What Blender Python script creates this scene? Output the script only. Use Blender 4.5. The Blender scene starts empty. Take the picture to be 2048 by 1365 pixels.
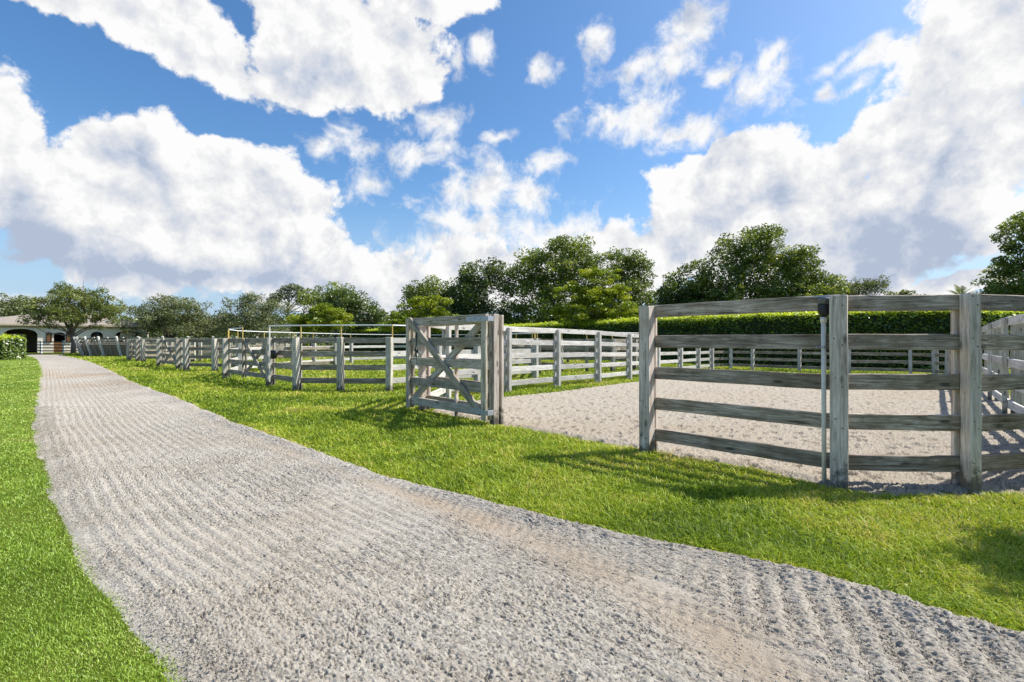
import bpy, math, random
import numpy as np
from mathutils import Vector, Matrix

random.seed(7)
rng = np.random.default_rng(11)
SC = bpy.context.scene
COL = SC.collection
CAMH = 1.22
F = 967.1                      # focal length in pixels of a 2048 wide frame
HOR = 682.5
KG = CAMH * F

def G(px, py):                 # photograph pixel of a ground point -> ground x, y
    y = KG / (py - HOR)
    return ((px - 1024.0) / F * y, y)
def WX(px, y): return (px - 1024.0) / F * y
def WZ(py, y): return CAMH + (HOR - py) / F * y

# ------------------------------------------------------------------ helpers
def tag(o, label=None, cat=None, group=None, kind=None):
    if label: o['label'] = label
    if cat: o['category'] = cat
    if group: o['group'] = group
    if kind: o['kind'] = kind
    return o

def empty(name, loc, label=None, cat=None, group=None):
    o = bpy.data.objects.new(name, None)
    o.location = loc
    o.empty_display_size = 0.2
    COL.objects.link(o)
    return tag(o, label, cat, group)

def link(name, me, parent=None, mat=None, loc=None):
    if mat is not None and len(me.materials) == 0: me.materials.append(mat)
    o = bpy.data.objects.new(name, me)
    COL.objects.link(o)
    if loc is not None: o.location = loc
    if parent is not None: o.parent = parent
    return o

def np_mesh(name, V, quads=None, tris=None, rnd=None, smooth=False):
    V = np.asarray(V, dtype=np.float32)
    nq = 0 if quads is None else len(quads)
    nt = 0 if tris is None else len(tris)
    me = bpy.data.meshes.new(name)
    me.vertices.add(len(V))
    me.vertices.foreach_set('co', V.ravel())
    idx = []
    if nq: idx.append(np.asarray(quads, dtype=np.int32).ravel())
    if nt: idx.append(np.asarray(tris, dtype=np.int32).ravel())
    idx = np.concatenate(idx)
    me.loops.add(len(idx))
    me.loops.foreach_set('vertex_index', idx)
    starts = np.concatenate([np.arange(nq, dtype=np.int32) * 4,
                             nq * 4 + np.arange(nt, dtype=np.int32) * 3]).astype(np.int32)
    me.polygons.add(nq + nt)
    me.polygons.foreach_set('loop_start', starts)
    if smooth: me.polygons.foreach_set('use_smooth', np.ones(nq + nt, dtype=bool))
    if rnd is not None:
        a = me.attributes.new('rnd', 'FLOAT', 'POINT')
        a.data.foreach_set('value', np.asarray(rnd, dtype=np.float32))
    me.update(calc_edges=True)
    me.validate()
    return me

class MB:                      # collects simple solids into ONE mesh
    def __init__(s): s.v = []; s.f = []
    def add(s, vs, fs):
        b = len(s.v); s.v += [tuple(v) for v in vs]; s.f += [tuple(b + i for i in f) for f in fs]
    def box(s, a, b):
        x0, y0, z0 = a; x1, y1, z1 = b
        s.add([(x0,y0,z0),(x1,y0,z0),(x1,y1,z0),(x0,y1,z0),(x0,y0,z1),(x1,y0,z1),(x1,y1,z1),(x0,y1,z1)],
              [(0,3,2,1),(4,5,6,7),(0,1,5,4),(1,2,6,5),(2,3,7,6),(3,0,4,7)])
    def tube(s, pts, rad, n=8, cap=True):
        pts = [Vector(p) for p in pts]
        if not hasattr(rad, '__len__'): rad = [rad] * len(pts)
        rings = []
        for i, p in enumerate(pts):
            d = (pts[min(i+1, len(pts)-1)] - pts[max(i-1, 0)])
            if d.length < 1e-7: d = Vector((0,0,1))
            d.normalize()
            a = Vector((0,0,1)) if abs(d.z) < .9 else Vector((1,0,0))
            u = d.cross(a).normalized(); w = d.cross(u)
            rings.append([p + (u*math.cos(2*math.pi*k/n) + w*math.sin(2*math.pi*k/n))*rad[i] for k in range(n)])
        vs = [v for r in rings for v in r]; fs = []
        for i in range(len(pts)-1):
            for k in range(n):
                fs.append((i*n+k, i*n+(k+1)%n, (i+1)*n+(k+1)%n, (i+1)*n+k))
        if cap:
            fs.append(tuple(range(n))[::-1]); fs.append(tuple((len(pts)-1)*n+k for k in range(n)))
        s.add(vs, fs)
    def mesh(s, name, smooth=False):
        me = bpy.data.meshes.new(name); me.from_pydata(s.v, [], s.f); me.update()
        if smooth:
            for p in me.polygons: p.use_smooth = True
        return me
    def build(s, name, mat, parent=None, smooth=False):
        return link(name, s.mesh(name, smooth), parent, mat)

def plank(name, parent, p0, p1, width, thick, mat, wref, jit=.0022, ch=.006, segs=None, nails=(), face=1):
    """a sawn board or post from p0 to p1; local X runs with the grain"""
    p0 = Vector(p0); p1 = Vector(p1); L = (p1-p0).length
    X = (p1-p0).normalized(); W = Vector(wref); W = (W - X*W.dot(X)).normalized(); T = W.cross(X)
    n = segs or max(3, min(12, int(L/.2)))
    hw, ht = width/2, thick/2; c = min(ch, ht*.5)
    prof = [(-ht+c,-hw),(ht-c,-hw),(ht,-hw+c),(ht,hw-c),(ht-c,hw),(-ht+c,hw),(-ht,hw-c),(-ht,-hw+c)]
    vs = []; fs = []
    ph = random.random()*6.28; bow = random.uniform(-1,1)*min(.003, L*.0015)
    xs = [0, min(.008, L*.05)] + [L*i/n for i in range(1,n)] + [L-min(.008, L*.05), L]
    for i, x in enumerate(xs):
        sh = .93 if i in (0, len(xs)-1) else 1.0
        b = bow*math.sin(math.pi*x/L)
        jy = random.uniform(-jit,jit); jz = random.uniform(-jit,jit) + b
        for (a, z) in prof:
            vs.append((x, a*sh+jy, z*sh+jz))
    m = len(xs)
    for i in range(m-1):
        for k in range(8):
            fs.append((i*8+k, i*8+(k+1)%8, (i+1)*8+(k+1)%8, (i+1)*8+k))
    fs.append(tuple(range(8))[::-1]); fs.append(tuple((m-1)*8+k for k in range(8)))
    nf = len(fs)
    for (nx_, nz_) in nails:
        b = len(vs); r = random.uniform(.0045,.0065); yy_ = face*(ht+.0025)
        vs += [(nx_+r*math.cos(k*math.pi/3), yy_, nz_+r*math.sin(k*math.pi/3)) for k in range(6)]
        vs += [(nx_+r*1.15*math.cos(k*math.pi/3), face*(ht-.003), nz_+r*1.15*math.sin(k*math.pi/3)) for k in range(6)]
        fs.append(tuple(b+k for k in range(6))); fs += [(b+k, b+(k+1)%6, b+6+(k+1)%6, b+6+k) for k in range(6)]
    me = bpy.data.meshes.new(name); me.from_pydata(vs, [], fs); me.update()
    if nails:
        me.materials.append(mat); me.materials.append(M['nail'])
        for p in me.polygons[nf:]: p.material_index = 1
    o = link(name, me, None, mat)
    MX = Matrix((X, T, W)).transposed().to_4x4(); MX.translation = p0
    if parent is not None:
        o.parent = parent; MX = Matrix.Translation(-Vector(parent.location)) @ MX
    o.matrix_local = MX
    return o

def _h(ix, iy, seed):
    n = (ix.astype(np.int64)*374761393 + iy.astype(np.int64)*668265263 + seed*974711) & 0xffffffff
    n = ((n ^ (n >> 13)) * 1274126177) & 0xffffffff
    n = (n ^ (n >> 16)) & 0xffff
    return n.astype(np.float32) / 65535.0
def vnoise(x, y, seed=0):
    ix = np.floor(x); iy = np.floor(y); fx = x-ix; fy = y-iy
    ix = ix.astype(np.int64); iy = iy.astype(np.int64)
    fx = fx*fx*(3-2*fx); fy = fy*fy*(3-2*fy)
    a = _h(ix,iy,seed); b = _h(ix+1,iy,seed); c = _h(ix,iy+1,seed); d = _h(ix+1,iy+1,seed)
    return (a*(1-fx)+b*fx)*(1-fy) + (c*(1-fx)+d*fx)*fy
def fbm(x, y, oct=4, seed=0, gain=.5):
    s = 0; a = 1; t = 0
    for i in range(oct):
        s = s + a*vnoise(x*2**i + i*17.3, y*2**i - i*9.1, seed+i); t += a; a *= gain
    return s/t

# ------------------------------------------------------------------ materials
def newmat(name):
    m = bpy.data.materials.new(name); m.use_nodes = True
    nt = m.node_tree; nt.nodes.clear()
    return m, nt, nt.nodes, nt.links
def nd(ns, t, **kw):
    n = ns.new(t)
    for k, v in kw.items():
        if k in ('ins',):
            for kk, vv in v.items(): n.inputs[kk].default_value = vv
        else: setattr(n, k, v)
    return n
def ramp(ns, stops):
    r = ns.new('ShaderNodeValToRGB'); e = r.color_ramp.elements
    while len(e) < len(stops): e.new(.5)
    for i, (p, c) in enumerate(stops): e[i].position = p; e[i].color = (*c, 1) if len(c) == 3 else c
    return r

def wood_mat(name, dark, mid, light, algae=.5, algae_col=(.10,.095,.045), base=False):
    m, nt, ns, ln = newmat(name)
    out = nd(ns,'ShaderNodeOutputMaterial'); bs = nd(ns,'ShaderNodeBsdfPrincipled')
    bs.inputs['Roughness'].default_value = .86; bs.inputs['Specular IOR Level'].default_value = .25
    tc = nd(ns,'ShaderNodeTexCoord'); oi = nd(ns,'ShaderNodeObjectInfo')
    off = nd(ns,'ShaderNodeVectorMath', operation='SCALE'); off.inputs[0].default_value = (37,53,71)
    ln.new(oi.outputs['Random'], off.inputs['Scale'])
    add = nd(ns,'ShaderNodeVectorMath', operation='ADD'); ln.new(tc.outputs['Object'], add.inputs[0]); ln.new(off.outputs[0], add.inputs[1])
    mp = nd(ns,'ShaderNodeMapping'); mp.inputs['Scale'].default_value = (2.2, 38, 38); ln.new(add.outputs[0], mp.inputs[0])
    gr = nd(ns,'ShaderNodeTexNoise', ins={'Scale':1.0,'Detail':9,'Roughness':.72,'Distortion':.9}); ln.new(mp.outputs[0], gr.inputs['Vector'])
    rc = ramp(ns, [(.33,dark),(.5,mid),(.66,light)]); ln.new(gr.outputs['Fac'], rc.inputs[0])
    # broad weather bands and blotches
    b1 = nd(ns,'ShaderNodeTexNoise', ins={'Scale':3.2,'Detail':5,'Roughness':.6}); ln.new(add.outputs[0], b1.inputs['Vector'])
    r1 = ramp(ns, [(.42,(0,0,0)),(.66,(1,1,1))]); ln.new(b1.outputs['Fac'], r1.inputs[0])
    mx = nd(ns,'ShaderNodeMix', data_type='RGBA', blend_type='MIX'); mx.inputs['B'].default_value = (*algae_col,1)
    mf = nd(ns,'ShaderNodeMath', operation='MULTIPLY'); mf.inputs[1].default_value = algae
    ln.new(r1.outputs[0], mf.inputs[0]); ln.new(mf.outputs[0], mx.inputs['Factor']); ln.new(rc.outputs[0], mx.inputs['A'])
    # dark cracks along the grain
    mp2 = nd(ns,'ShaderNodeMapping'); mp2.inputs['Scale'].default_value = (1.3, 60, 60); ln.new(add.outputs[0], mp2.inputs[0])
    ck = nd(ns,'ShaderNodeTexNoise', ins={'Scale':1.0,'Detail':4,'Roughness':.55}); ln.new(mp2.outputs[0], ck.inputs['Vector'])
    rk = ramp(ns, [(.30,(1,1,1)),(.37,(0,0,0))]); ln.new(ck.outputs['Fac'], rk.inputs[0])
    mk = nd(ns,'ShaderNodeMix', data_type='RGBA', blend_type='MIX'); mk.inputs['B'].default_value = (dark[0]*.35,dark[1]*.33,dark[2]*.3,1)
    mkf = nd(ns,'ShaderNodeMath', operation='MULTIPLY'); mkf.inputs[1].default_value = .8
    ln.new(rk.outputs[0], mkf.inputs[0]); ln.new(mkf.outputs[0], mk.inputs['Factor']); ln.new(mx.outputs['Result'], mk.inputs['A'])
    # knots
    mp3 = nd(ns,'ShaderNodeMapping'); mp3.inputs['Scale'].default_value = (2.6, 8, 8); ln.new(add.outputs[0], mp3.inputs[0])
    vo = nd(ns,'ShaderNodeTexVoronoi', ins={'Scale':1.0,'Randomness':1.0}); ln.new(mp3.outputs[0], vo.inputs['Vector'])
    rv = ramp(ns, [(.08,(1,1,1)),(.16,(0,0,0))]); ln.new(vo.outputs['Distance'], rv.inputs[0])
    kn = nd(ns,'ShaderNodeMix', data_type='RGBA', blend_type='MIX'); kn.inputs['B'].default_value = (.035,.03,.025,1)
    knf = nd(ns,'ShaderNodeMath', operation='MULTIPLY'); knf.inputs[1].default_value = .75
    ln.new(rv.outputs[0], knf.inputs[0]); ln.new(knf.outputs[0], kn.inputs['Factor']); ln.new(mk.outputs['Result'], kn.inputs['A'])
    # dark mildew blotches with hard edges
    mp4 = nd(ns,'ShaderNodeMapping'); mp4.inputs['Scale'].default_value = (5, 16, 16); ln.new(add.outputs[0], mp4.inputs[0])
    bl = nd(ns,'ShaderNodeTexNoise', ins={'Scale':1.0,'Detail':8,'Roughness':.7}); ln.new(mp4.outputs[0], bl.inputs['Vector'])
    rb = ramp(ns, [(.56,(0,0,0)),(.66,(1,1,1))]); ln.new(bl.outputs['Fac'], rb.inputs[0])
    kb = nd(ns,'ShaderNodeMix', data_type='RGBA', blend_type='MIX'); kb.inputs['B'].default_value = (dark[0]*.55,dark[1]*.52,dark[2]*.5,1)
    kbf = nd(ns,'ShaderNodeMath', operation='MULTIPLY'); kbf.inputs[1].default_value = algae*.95
    ln.new(rb.outputs[0], kbf.inputs[0]); ln.new(kbf.outputs[0], kb.inputs['Factor']); ln.new(kn.outputs['Result'], kb.inputs['A']); kn = kb
    if base:   # black mould climbing from the foot of a post in tongues
        sx = nd(ns,'ShaderNodeSeparateXYZ'); ln.new(tc.outputs['Object'], sx.inputs[0])
        bn = nd(ns,'ShaderNodeTexNoise', ins={'Scale':9,'Detail':6,'Roughness':.65}); ln.new(add.outputs[0], bn.inputs['Vector'])
        ma = nd(ns,'ShaderNodeMath', operation='MULTIPLY_ADD'); ma.inputs[1].default_value = -.75; ln.new(bn.outputs['Fac'], ma.inputs[0]); ln.new(sx.outputs['X'], ma.inputs[2])
        ms_ = nd(ns,'ShaderNodeMapRange'); ms_.inputs[1].default_value = -.26; ms_.inputs[2].default_value = -.13; ms_.inputs[3].default_value = .8; ms_.inputs[4].default_value = 0; ln.new(ma.outputs[0], ms_.inputs[0])
        kc_ = nd(ns,'ShaderNodeMix', data_type='RGBA', blend_type='MIX'); kc_.inputs['B'].default_value = (.045,.042,.03,1)
        ln.new(ms_.outputs[0], kc_.inputs['Factor']); ln.new(kn.outputs['Result'], kc_.inputs['A']); kn = kc_
    # every board weathered a little differently
    hv = nd(ns,'ShaderNodeHueSaturation'); mr = nd(ns,'ShaderNodeMapRange', ins={'To Min':.78,'To Max':1.22})
    ln.new(oi.outputs['Random'], mr.inputs[0]); ln.new(mr.outputs[0], hv.inputs['Value']); ln.new(kn.outputs['Result'], hv.inputs['Color'])
    ln.new(hv.outputs[0], bs.inputs['Base Color'])
    bp = nd(ns,'ShaderNodeBump', ins={'Strength':.55,'Distance':.004}); ln.new(gr.outputs['Fac'], bp.inputs['Height']); ln.new(bp.outputs[0], bs.inputs['Normal'])
    ln.new(bs.outputs[0], out.inputs[0])
    return m

def plain_mat(name, col, rough=.6, metal=0, nscale=20, var=.25, bump=.0):
    m, nt, ns, ln = newmat(name)
    out = nd(ns,'ShaderNodeOutputMaterial'); bs = nd(ns,'ShaderNodeBsdfPrincipled')
    bs.inputs['Roughness'].default_value = rough; bs.inputs['Metallic'].default_value = metal
    tc = nd(ns,'ShaderNodeTexCoord'); no = nd(ns,'ShaderNodeTexNoise', ins={'Scale':nscale,'Detail':6,'Roughness':.6})
    ln.new(tc.outputs['Object'], no.inputs['Vector'])
    r = ramp(ns, [(.3,tuple(c*(1-var) for c in col)),(.7,tuple(min(1,c*(1+var*.6)) for c in col))])
    ln.new(no.outputs['Fac'], r.inputs[0]); ln.new(r.outputs[0], bs.inputs['Base Color'])
    if bump:
        bp = nd(ns,'ShaderNodeBump', ins={'Strength':.5,'Distance':bump}); ln.new(no.outputs['Fac'], bp.inputs['Height']); ln.new(bp.outputs[0], bs.inputs['Normal'])
    ln.new(bs.outputs[0], out.inputs[0])
    return m

def leaf_mat(name, stops, trans=.35, gloss=.06, rough=.4, tcol=1.25, nscale=None, patch=None):
    """stops: colour ramp over the per-leaf random attribute"""
    m, nt, ns, ln = newmat(name)
    out = nd(ns,'ShaderNodeOutputMaterial')
    at = nd(ns,'ShaderNodeAttribute', attribute_name='rnd')
    r = ramp(ns, stops); ln.new(at.outputs['Fac'], r.inputs[0])
    col = r.outputs[0]
    if patch:
        ge = nd(ns,'ShaderNodeNewGeometry')
        no = nd(ns,'ShaderNodeTexNoise', ins={'Scale':nscale or 1.0,'Detail':4,'Roughness':.6}); ln.new(ge.outputs['Position'], no.inputs['Vector'])
        pr = ramp(ns, [(.40,(0,0,0)),(.68,(1,1,1))]); ln.new(no.outputs['Fac'], pr.inputs[0])
        mx = nd(ns,'ShaderNodeMix', data_type='RGBA', blend_type='MIX'); mx.inputs['B'].default_value = (*patch,1)
        mm = nd(ns,'ShaderNodeMath', operation='MULTIPLY'); mm.inputs[1].default_value = .6
        ln.new(pr.outputs[0], mm.inputs[0]); ln.new(mm.outputs[0], mx.inputs['Factor']); ln.new(col, mx.inputs['A']); col = mx.outputs['Result']
    df = nd(ns,'ShaderNodeBsdfDiffuse'); tr = nd(ns,'ShaderNodeBsdfTranslucent'); gl = nd(ns,'ShaderNodeBsdfGlossy')
    gl.inputs['Roughness'].default_value = rough; gl.inputs['Color'].default_value = (1,1,1,1)
    tm = nd(ns,'ShaderNodeMix', data_type='RGBA', blend_type='MULTIPLY'); tm.inputs['Factor'].default_value = 1
    tm.inputs['B'].default_value = (tcol*1.05, tcol, tcol*.55, 1)
    ln.new(col, tm.inputs['A']); ln.new(col, df.inputs['Color']); ln.new(tm.outputs['Result'], tr.inputs['Color'])
    m1 = nd(ns,'ShaderNodeMixShader'); m1.inputs[0].default_value = trans; ln.new(df.outputs[0], m1.inputs[1]); ln.new(tr.outputs[0], m1.inputs[2])
    m2 = nd(ns,'ShaderNodeMixShader'); m2.inputs[0].default_value = gloss; ln.new(m1.outputs[0], m2.inputs[1]); ln.new(gl.outputs[0], m2.inputs[2])
    ln.new(m2.outputs[0], out.inputs[0])
    return m

M = {}
M['wood_grey'] = wood_mat('weathered_grey_wood', (.12,.10,.072), (.33,.288,.225), (.60,.545,.455), .62, (.15,.12,.055))
M['wood_post'] = wood_mat('weathered_post_wood', (.23,.208,.165), (.50,.46,.385), (.74,.70,.615), .34, (.27,.235,.14), base=True)
M['wood_pale'] = wood_mat('sunlit_pale_wood', (.34,.32,.28), (.60,.575,.53), (.76,.735,.69), .4, (.34,.31,.24))  # lighter copy of the fence wood, sunlight put into its colour
M['wood_gate'] = wood_mat('gate_wood', (.16,.135,.10), (.44,.39,.31), (.72,.66,.56), .5, (.24,.195,.10))
M['near_post'] = wood_mat('shade_lifted_post', (.28,.225,.18), (.64,.545,.47), (.90,.80,.715), .38, (.33,.26,.16), base=True)  # lighter, redder copy of the post wood, offsetting the shade it stands in
M['near_rail'] = wood_mat('brown_near_rail', (.10,.076,.056), (.39,.318,.255), (.80,.68,.57), .62, (.15,.108,.052))  # rail wood warmed and lightened against the cool shade on this fence
M['galv'] = plain_mat('galvanised_steel', (.42,.45,.48), .5, .6, 30, .15)
M['pvc'] = plain_mat('white_pvc', (.86,.82,.72), .5, 0, 9, .15)
M['black'] = plain_mat('black_rubber', (.018,.019,.022), .45, 0, 30, .3)
M['lidgrey'] = plain_mat('grey_rubber', (.16,.17,.19), .5, 0, 40, .4)
M['tape'] = plain_mat('white_fence_tape', (.86,.86,.86), .55, 0, 3, .06)
M['rod'] = plain_mat('yellow_rod', (.66,.46,.13), .5, 0, 6, .15)
M['bark'] = plain_mat('grey_bark', (.16,.135,.105), .9, 0, 9, .5, .02)
M['bark_pale'] = plain_mat('pale_bark', (.28,.25,.21), .9, 0, 9, .45, .02)
M['stucco'] = plain_mat('cream_stucco', (.86,.78,.655), .9, 0, 3, .07, .004)
M['trim'] = plain_mat('beige_trim', (.56,.46,.33), .8, 0, 4, .1)
M['shingle'] = plain_mat('brown_shingle', (.32,.275,.22), .9, 0, 6, .35, .02)
M['door'] = plain_mat('brown_door_wood', (.23,.105,.035), .6, 0, 5, .4)
M['darkrail'] = plain_mat('dark_fence_rail', (.035,.028,.026), .6, 0, 8, .3)
M['whitepaint'] = plain_mat('white_paint', (.78,.78,.76), .6, 0, 6, .08)
M['nail'] = plain_mat('rusty_nail', (.05,.035,.028), .6, .5, 40, .4)
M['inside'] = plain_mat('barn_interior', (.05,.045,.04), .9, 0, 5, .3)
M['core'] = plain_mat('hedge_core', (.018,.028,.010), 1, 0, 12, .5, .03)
M['pane'] = plain_mat('arched_pane', (.55,.50,.38), .3, 0, 8, .2)

# grass on the ground sheet
def ground_mat():
    m, nt, ns, ln = newmat('lawn_ground')
    out = nd(ns,'ShaderNodeOutputMaterial'); bs = nd(ns,'ShaderNodeBsdfPrincipled'); bs.inputs['Roughness'].default_value = .95
    bs.inputs['Specular IOR Level'].default_value = .1
    ge = nd(ns,'ShaderNodeNewGeometry')
    n1 = nd(ns,'ShaderNodeTexNoise', ins={'Scale':.55,'Detail':8,'Roughness':.65}); ln.new(ge.outputs['Position'], n1.inputs['Vector'])
    n2 = nd(ns,'ShaderNodeTexNoise', ins={'Scale':14,'Detail':8,'Roughness':.75}); ln.new(ge.outputs['Position'], n2.inputs['Vector'])
    r1 = ramp(ns, [(.3,(.06,.09,.010)),(.52,(.125,.155,.018)),(.72,(.23,.215,.042))]); ln.new(n1.outputs['Fac'], r1.inputs[0])
    r2 = ramp(ns, [(.30,(.35,.38,.35)),(.55,(1,1,1)),(.75,(1.0,1.0,.9))]); ln.new(n2.outputs['Fac'], r2.inputs[0])
    mx = nd(ns,'ShaderNodeMix', data_type='RGBA', blend_type='MULTIPLY'); mx.inputs['Factor'].default_value = 1
    ln.new(r1.outputs[0], mx.inputs['A']); ln.new(r2.outputs[0], mx.inputs['B']); ln.new(mx.outputs['Result'], bs.inputs['Base Color'])
    bp = nd(ns,'ShaderNodeBump', ins={'Strength':.8,'Distance':.03}); ln.new(n2.outputs['Fac'], bp.inputs['Height']); ln.new(bp.outputs[0], bs.inputs['Normal'])
    ln.new(bs.outputs[0], out.inputs[0]); return m
M['ground'] = ground_mat()

def sand_mat(name, a, b, tan):
    m, nt, ns, ln = newmat(name)
    out = nd(ns,'ShaderNodeOutputMaterial'); bs = nd(ns,'ShaderNodeBsdfPrincipled'); bs.inputs['Roughness'].default_value = .95
    bs.inputs['Specular IOR Level'].default_value = .15
    ge = nd(ns,'ShaderNodeNewGeometry'); at = nd(ns,'ShaderNodeAttribute', attribute_name='rnd')
    n1 = nd(ns,'ShaderNodeTexNoise', ins={'Scale':45,'Detail':8,'Roughness':.7}); ln.new(ge.outputs['Position'], n1.inputs['Vector'])
    r = ramp(ns, [(.30,a),(.55,b)]); ln.new(n1.outputs['Fac'], r.inputs[0])
    n3 = nd(ns,'ShaderNodeTexNoise', ins={'Scale':1.1,'Detail':5,'Roughness':.6}); ln.new(ge.outputs['Position'], n3.inputs['Vector'])
    r3 = ramp(ns, [(.42,(0,0,0)),(.7,(1,1,1))]); ln.new(n3.outputs['Fac'], r3.inputs[0])
    sc = nd(ns,'ShaderNodeMath', operation='MULTIPLY_ADD'); sc.inputs[1].default_value = .45; ln.new(r3.outputs[0], sc.inputs[0]); ln.new(at.outputs['Fac'], sc.inputs[2])
    sc.use_clamp = True
    mx = nd(ns,'ShaderNodeMix', data_type='RGBA', blend_type='MIX'); mx.inputs['B'].default_value = (*tan,1)
    ln.new(sc.outputs[0], mx.inputs['Factor']); ln.new(r.outputs[0], mx.inputs['A']); ln.new(mx.outputs['Result'], bs.inputs['Base Color'])
    n2 = nd(ns,'ShaderNodeTexNoise', ins={'Scale':95,'Detail':6,'Roughness':.75}); ln.new(ge.outputs['Position'], n2.inputs['Vector'])
    bp = nd(ns,'ShaderNodeBump', ins={'Strength':1.0,'Distance':.012}); ln.new(n2.outputs['Fac'], bp.inputs['Height']); ln.new(bp.outputs[0], bs.inputs['Normal'])
    ln.new(bs.outputs[0], out.inputs[0]); return m
M['sand'] = sand_mat('grey_path_sand', (.25,.222,.182), (.545,.50,.425), (.42,.345,.26))
M['arena'] = sand_mat('tan_arena_sand', (.21,.18,.142), (.455,.402,.325), (.38,.318,.24))

# ------------------------------------------------------------------ ground layout
PR = np.array([(2.0,-1.5),(2.0,-1.5)])
_R = [(-6,9.6),(-1,5.2),(1.0,3.2),(1.55,2.62),(1.99,2.14),(2.5,1.68),(2.97,.83),(3.6,-.09),(4.1,-.74),(4.67,-1.47),(5.69,-2.49),(7.04,-3.96),(10.5,-7.3),(13.5,-10.4),(22.5,-19.0),(29.9,-26.3),(36,-32.8),(41,-38.2),(46,-42.5)]
_L = [(-6,4.4),(-1,1.0),(1.0,-.52),(1.73,-1.22),(2.215,-1.8),(2.76,-2.49),(3.5,-3.34),(4.77,-4.65),(7.04,-6.98),(10,-9.85),(13.5,-13.2),(20.5,-19.95),(30,-29.4),(36.3,-35.9),(41,-41.2),(46,-46)]
_T = [(-6,5.5),(1.0,1.5),(1.73,.98),(2.0,.86),(2.64,.46),(3.55,-.46),(4.5,-1.42),(5.4,-2.45),(7,-4.2),(12,-9.2),(22,-19.2),(46,-42)]
def itp(tab, y): t = np.array(tab); return np.interp(y, t[:,0], t[:,1])
def rag(y, s, a): return (fbm(y*2.3, y*0+s, 4, int(s))-.5)*.34*a + (vnoise(y*7, y*0+s, int(s)+3)-.5)*.10*a + (vnoise(y*19, y*0+s, int(s)+1)-.5)*.07*a
def pathR(y): return itp(_R, y) + rag(y, 5.5, np.clip(.5+y*.02, 0, 1.0))
def pathL(y): return itp(_L, y) + rag(y, 23.5, np.clip(.30+y*.015, 0, .7))
def wob(x, y, s=0): return (fbm(x*2.1, y*2.1, 4, 40+s)-.5)*.20 + (vnoise(x*13, y*13, 50+s)-.5)*.05
ARENA = [(-.12,7.05),(.97,6.0),(1.47,5.52),(2.25,4.72),(2.72,4.07),(2.95,3.90),(3.67,3.84),(4.8,4.05),(6.0,4.7),(6.6,5.7),(10.2,9.75),(11.9,11.7),(14.2,14.6),(14.6,15.9),(11.9,17.0),(8.3,18.9),(7.3,18.2),(3.6,14.4),(1.1,11.6),(-.12,10.6),(-1.28,9.4),(-1.42,8.5)]
def seg_dist(x, y, P):
    """signed distance to polygon, negative inside"""
    inside = np.zeros(x.shape, bool); d = np.full(x.shape, 1e9)
    n = len(P)
    for i in range(n):
        ax, ay = P[i]; bx, by = P[(i+1) % n]
        dx, dy = bx-ax, by-ay
        t = np.clip(((x-ax)*dx+(y-ay)*dy)/(dx*dx+dy*dy), 0, 1)
        d = np.minimum(d, np.hypot(x-ax-t*dx, y-ay-t*dy))
        c = ((ay > y) != (by > y)) & (x < (bx-ax)*(y-ay)/((by-ay) if by != ay else 1e-9)+ax)
        inside ^= c
    return np.where(inside, -d, d)
def grass_mask(x, y):
    """>0 inside lawn; value = distance from sand edges (m)"""
    w = wob(x, y)
    # along the 45-degree path the perpendicular distance is about .7 of the x distance
    r = (x - pathR(y))*.72 - w*.25 + .03; l = (pathL(y) - x)*.72 - w*.25 + .05
    dp = np.maximum(r, l)
    da = seg_dist(x, y, ARENA) - w*.9
    return np.minimum(dp, da)

ZG = -.02
ys = np.concatenate([np.array([-40,-12,-5]), np.geomspace(.6, 60, 70), np.array([75,100,140,200,300,500,800,1500])])
xs = np.concatenate([-np.geomspace(1500,2,34), np.linspace(-1.5,1.5,7), np.geomspace(2,1500,34)])
XX, YY = np.meshgrid(xs, ys)
V = np.stack([XX.ravel(), YY.ravel(), np.full(XX.size, ZG)], 1)
nx = len(xs); ii = np.arange(len(ys)-1)[:,None]*nx + np.arange(nx-1)[None,:]
Q = np.stack([ii, ii+1, ii+1+nx, ii+nx], -1).reshape(-1,4)
o = link('ground', np_mesh('ground', V, Q), None, M['ground']); o['kind'] = 'structure'

# ---- sand path: real clods, harrow lines, tyre track, edge berm
def clods(x, y, s=0):
    a = fbm(x*17, y*17, 3, 3+s)
    b = vnoise(x*86, y*86, 8+s); c = vnoise(x*150, y*150, 12+s)
    e = vnoise(x*118+3, y*118, 15+s); g = vnoise(x*6, y*6, 19+s)
    return (a-.5)*.009 + np.maximum(0, b-.45)*.012*(.4+1.2*g) + np.maximum(0, c-.4)*.015 - np.maximum(0, e-.64)*.062*(.3+1.2*g)
def prints(x, y, cell, seed, r0, dep, keep=.6):
    ix = np.floor(x/cell).astype(np.int64); iy = np.floor(y/cell).astype(np.int64); out = np.zeros(x.shape)
    for ox in (-1,0,1):
        for oy in (-1,0,1):
            jx, jy = ix+ox, iy+oy
            cx = (jx+.15+.7*_h(jx,jy,seed))*cell; cy = (jy+.15+.7*_h(jx,jy,seed+1))*cell
            k = _h(jx,jy,seed+2) < keep; rr = r0*(.7+.6*_h(jx,jy,seed+3))
            d = np.hypot(x-cx, y-cy)/rr
            out = np.where(k, out - dep*np.exp(-d**4) + dep*.35*np.exp(-((d-1.25)/.25)**2), out)
    return out
NY, NT = 1400, 1020
yy = np.geomspace(1.15, 42.5, NY); tt = np.linspace(-.10, 1.10, NT)
YY, TT = np.meshgrid(yy, tt, indexing='ij')
XL, XR = pathL(YY), pathR(YY)
XX = itp(_L, YY) + (itp(_R, YY)-itp(_L, YY))*TT
WD = (XR-XL)*.72
dR = (XR-XX)*.72; dL = (XX-XL)*.72
dT = (XX - itp(_T, YY))*.72
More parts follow.
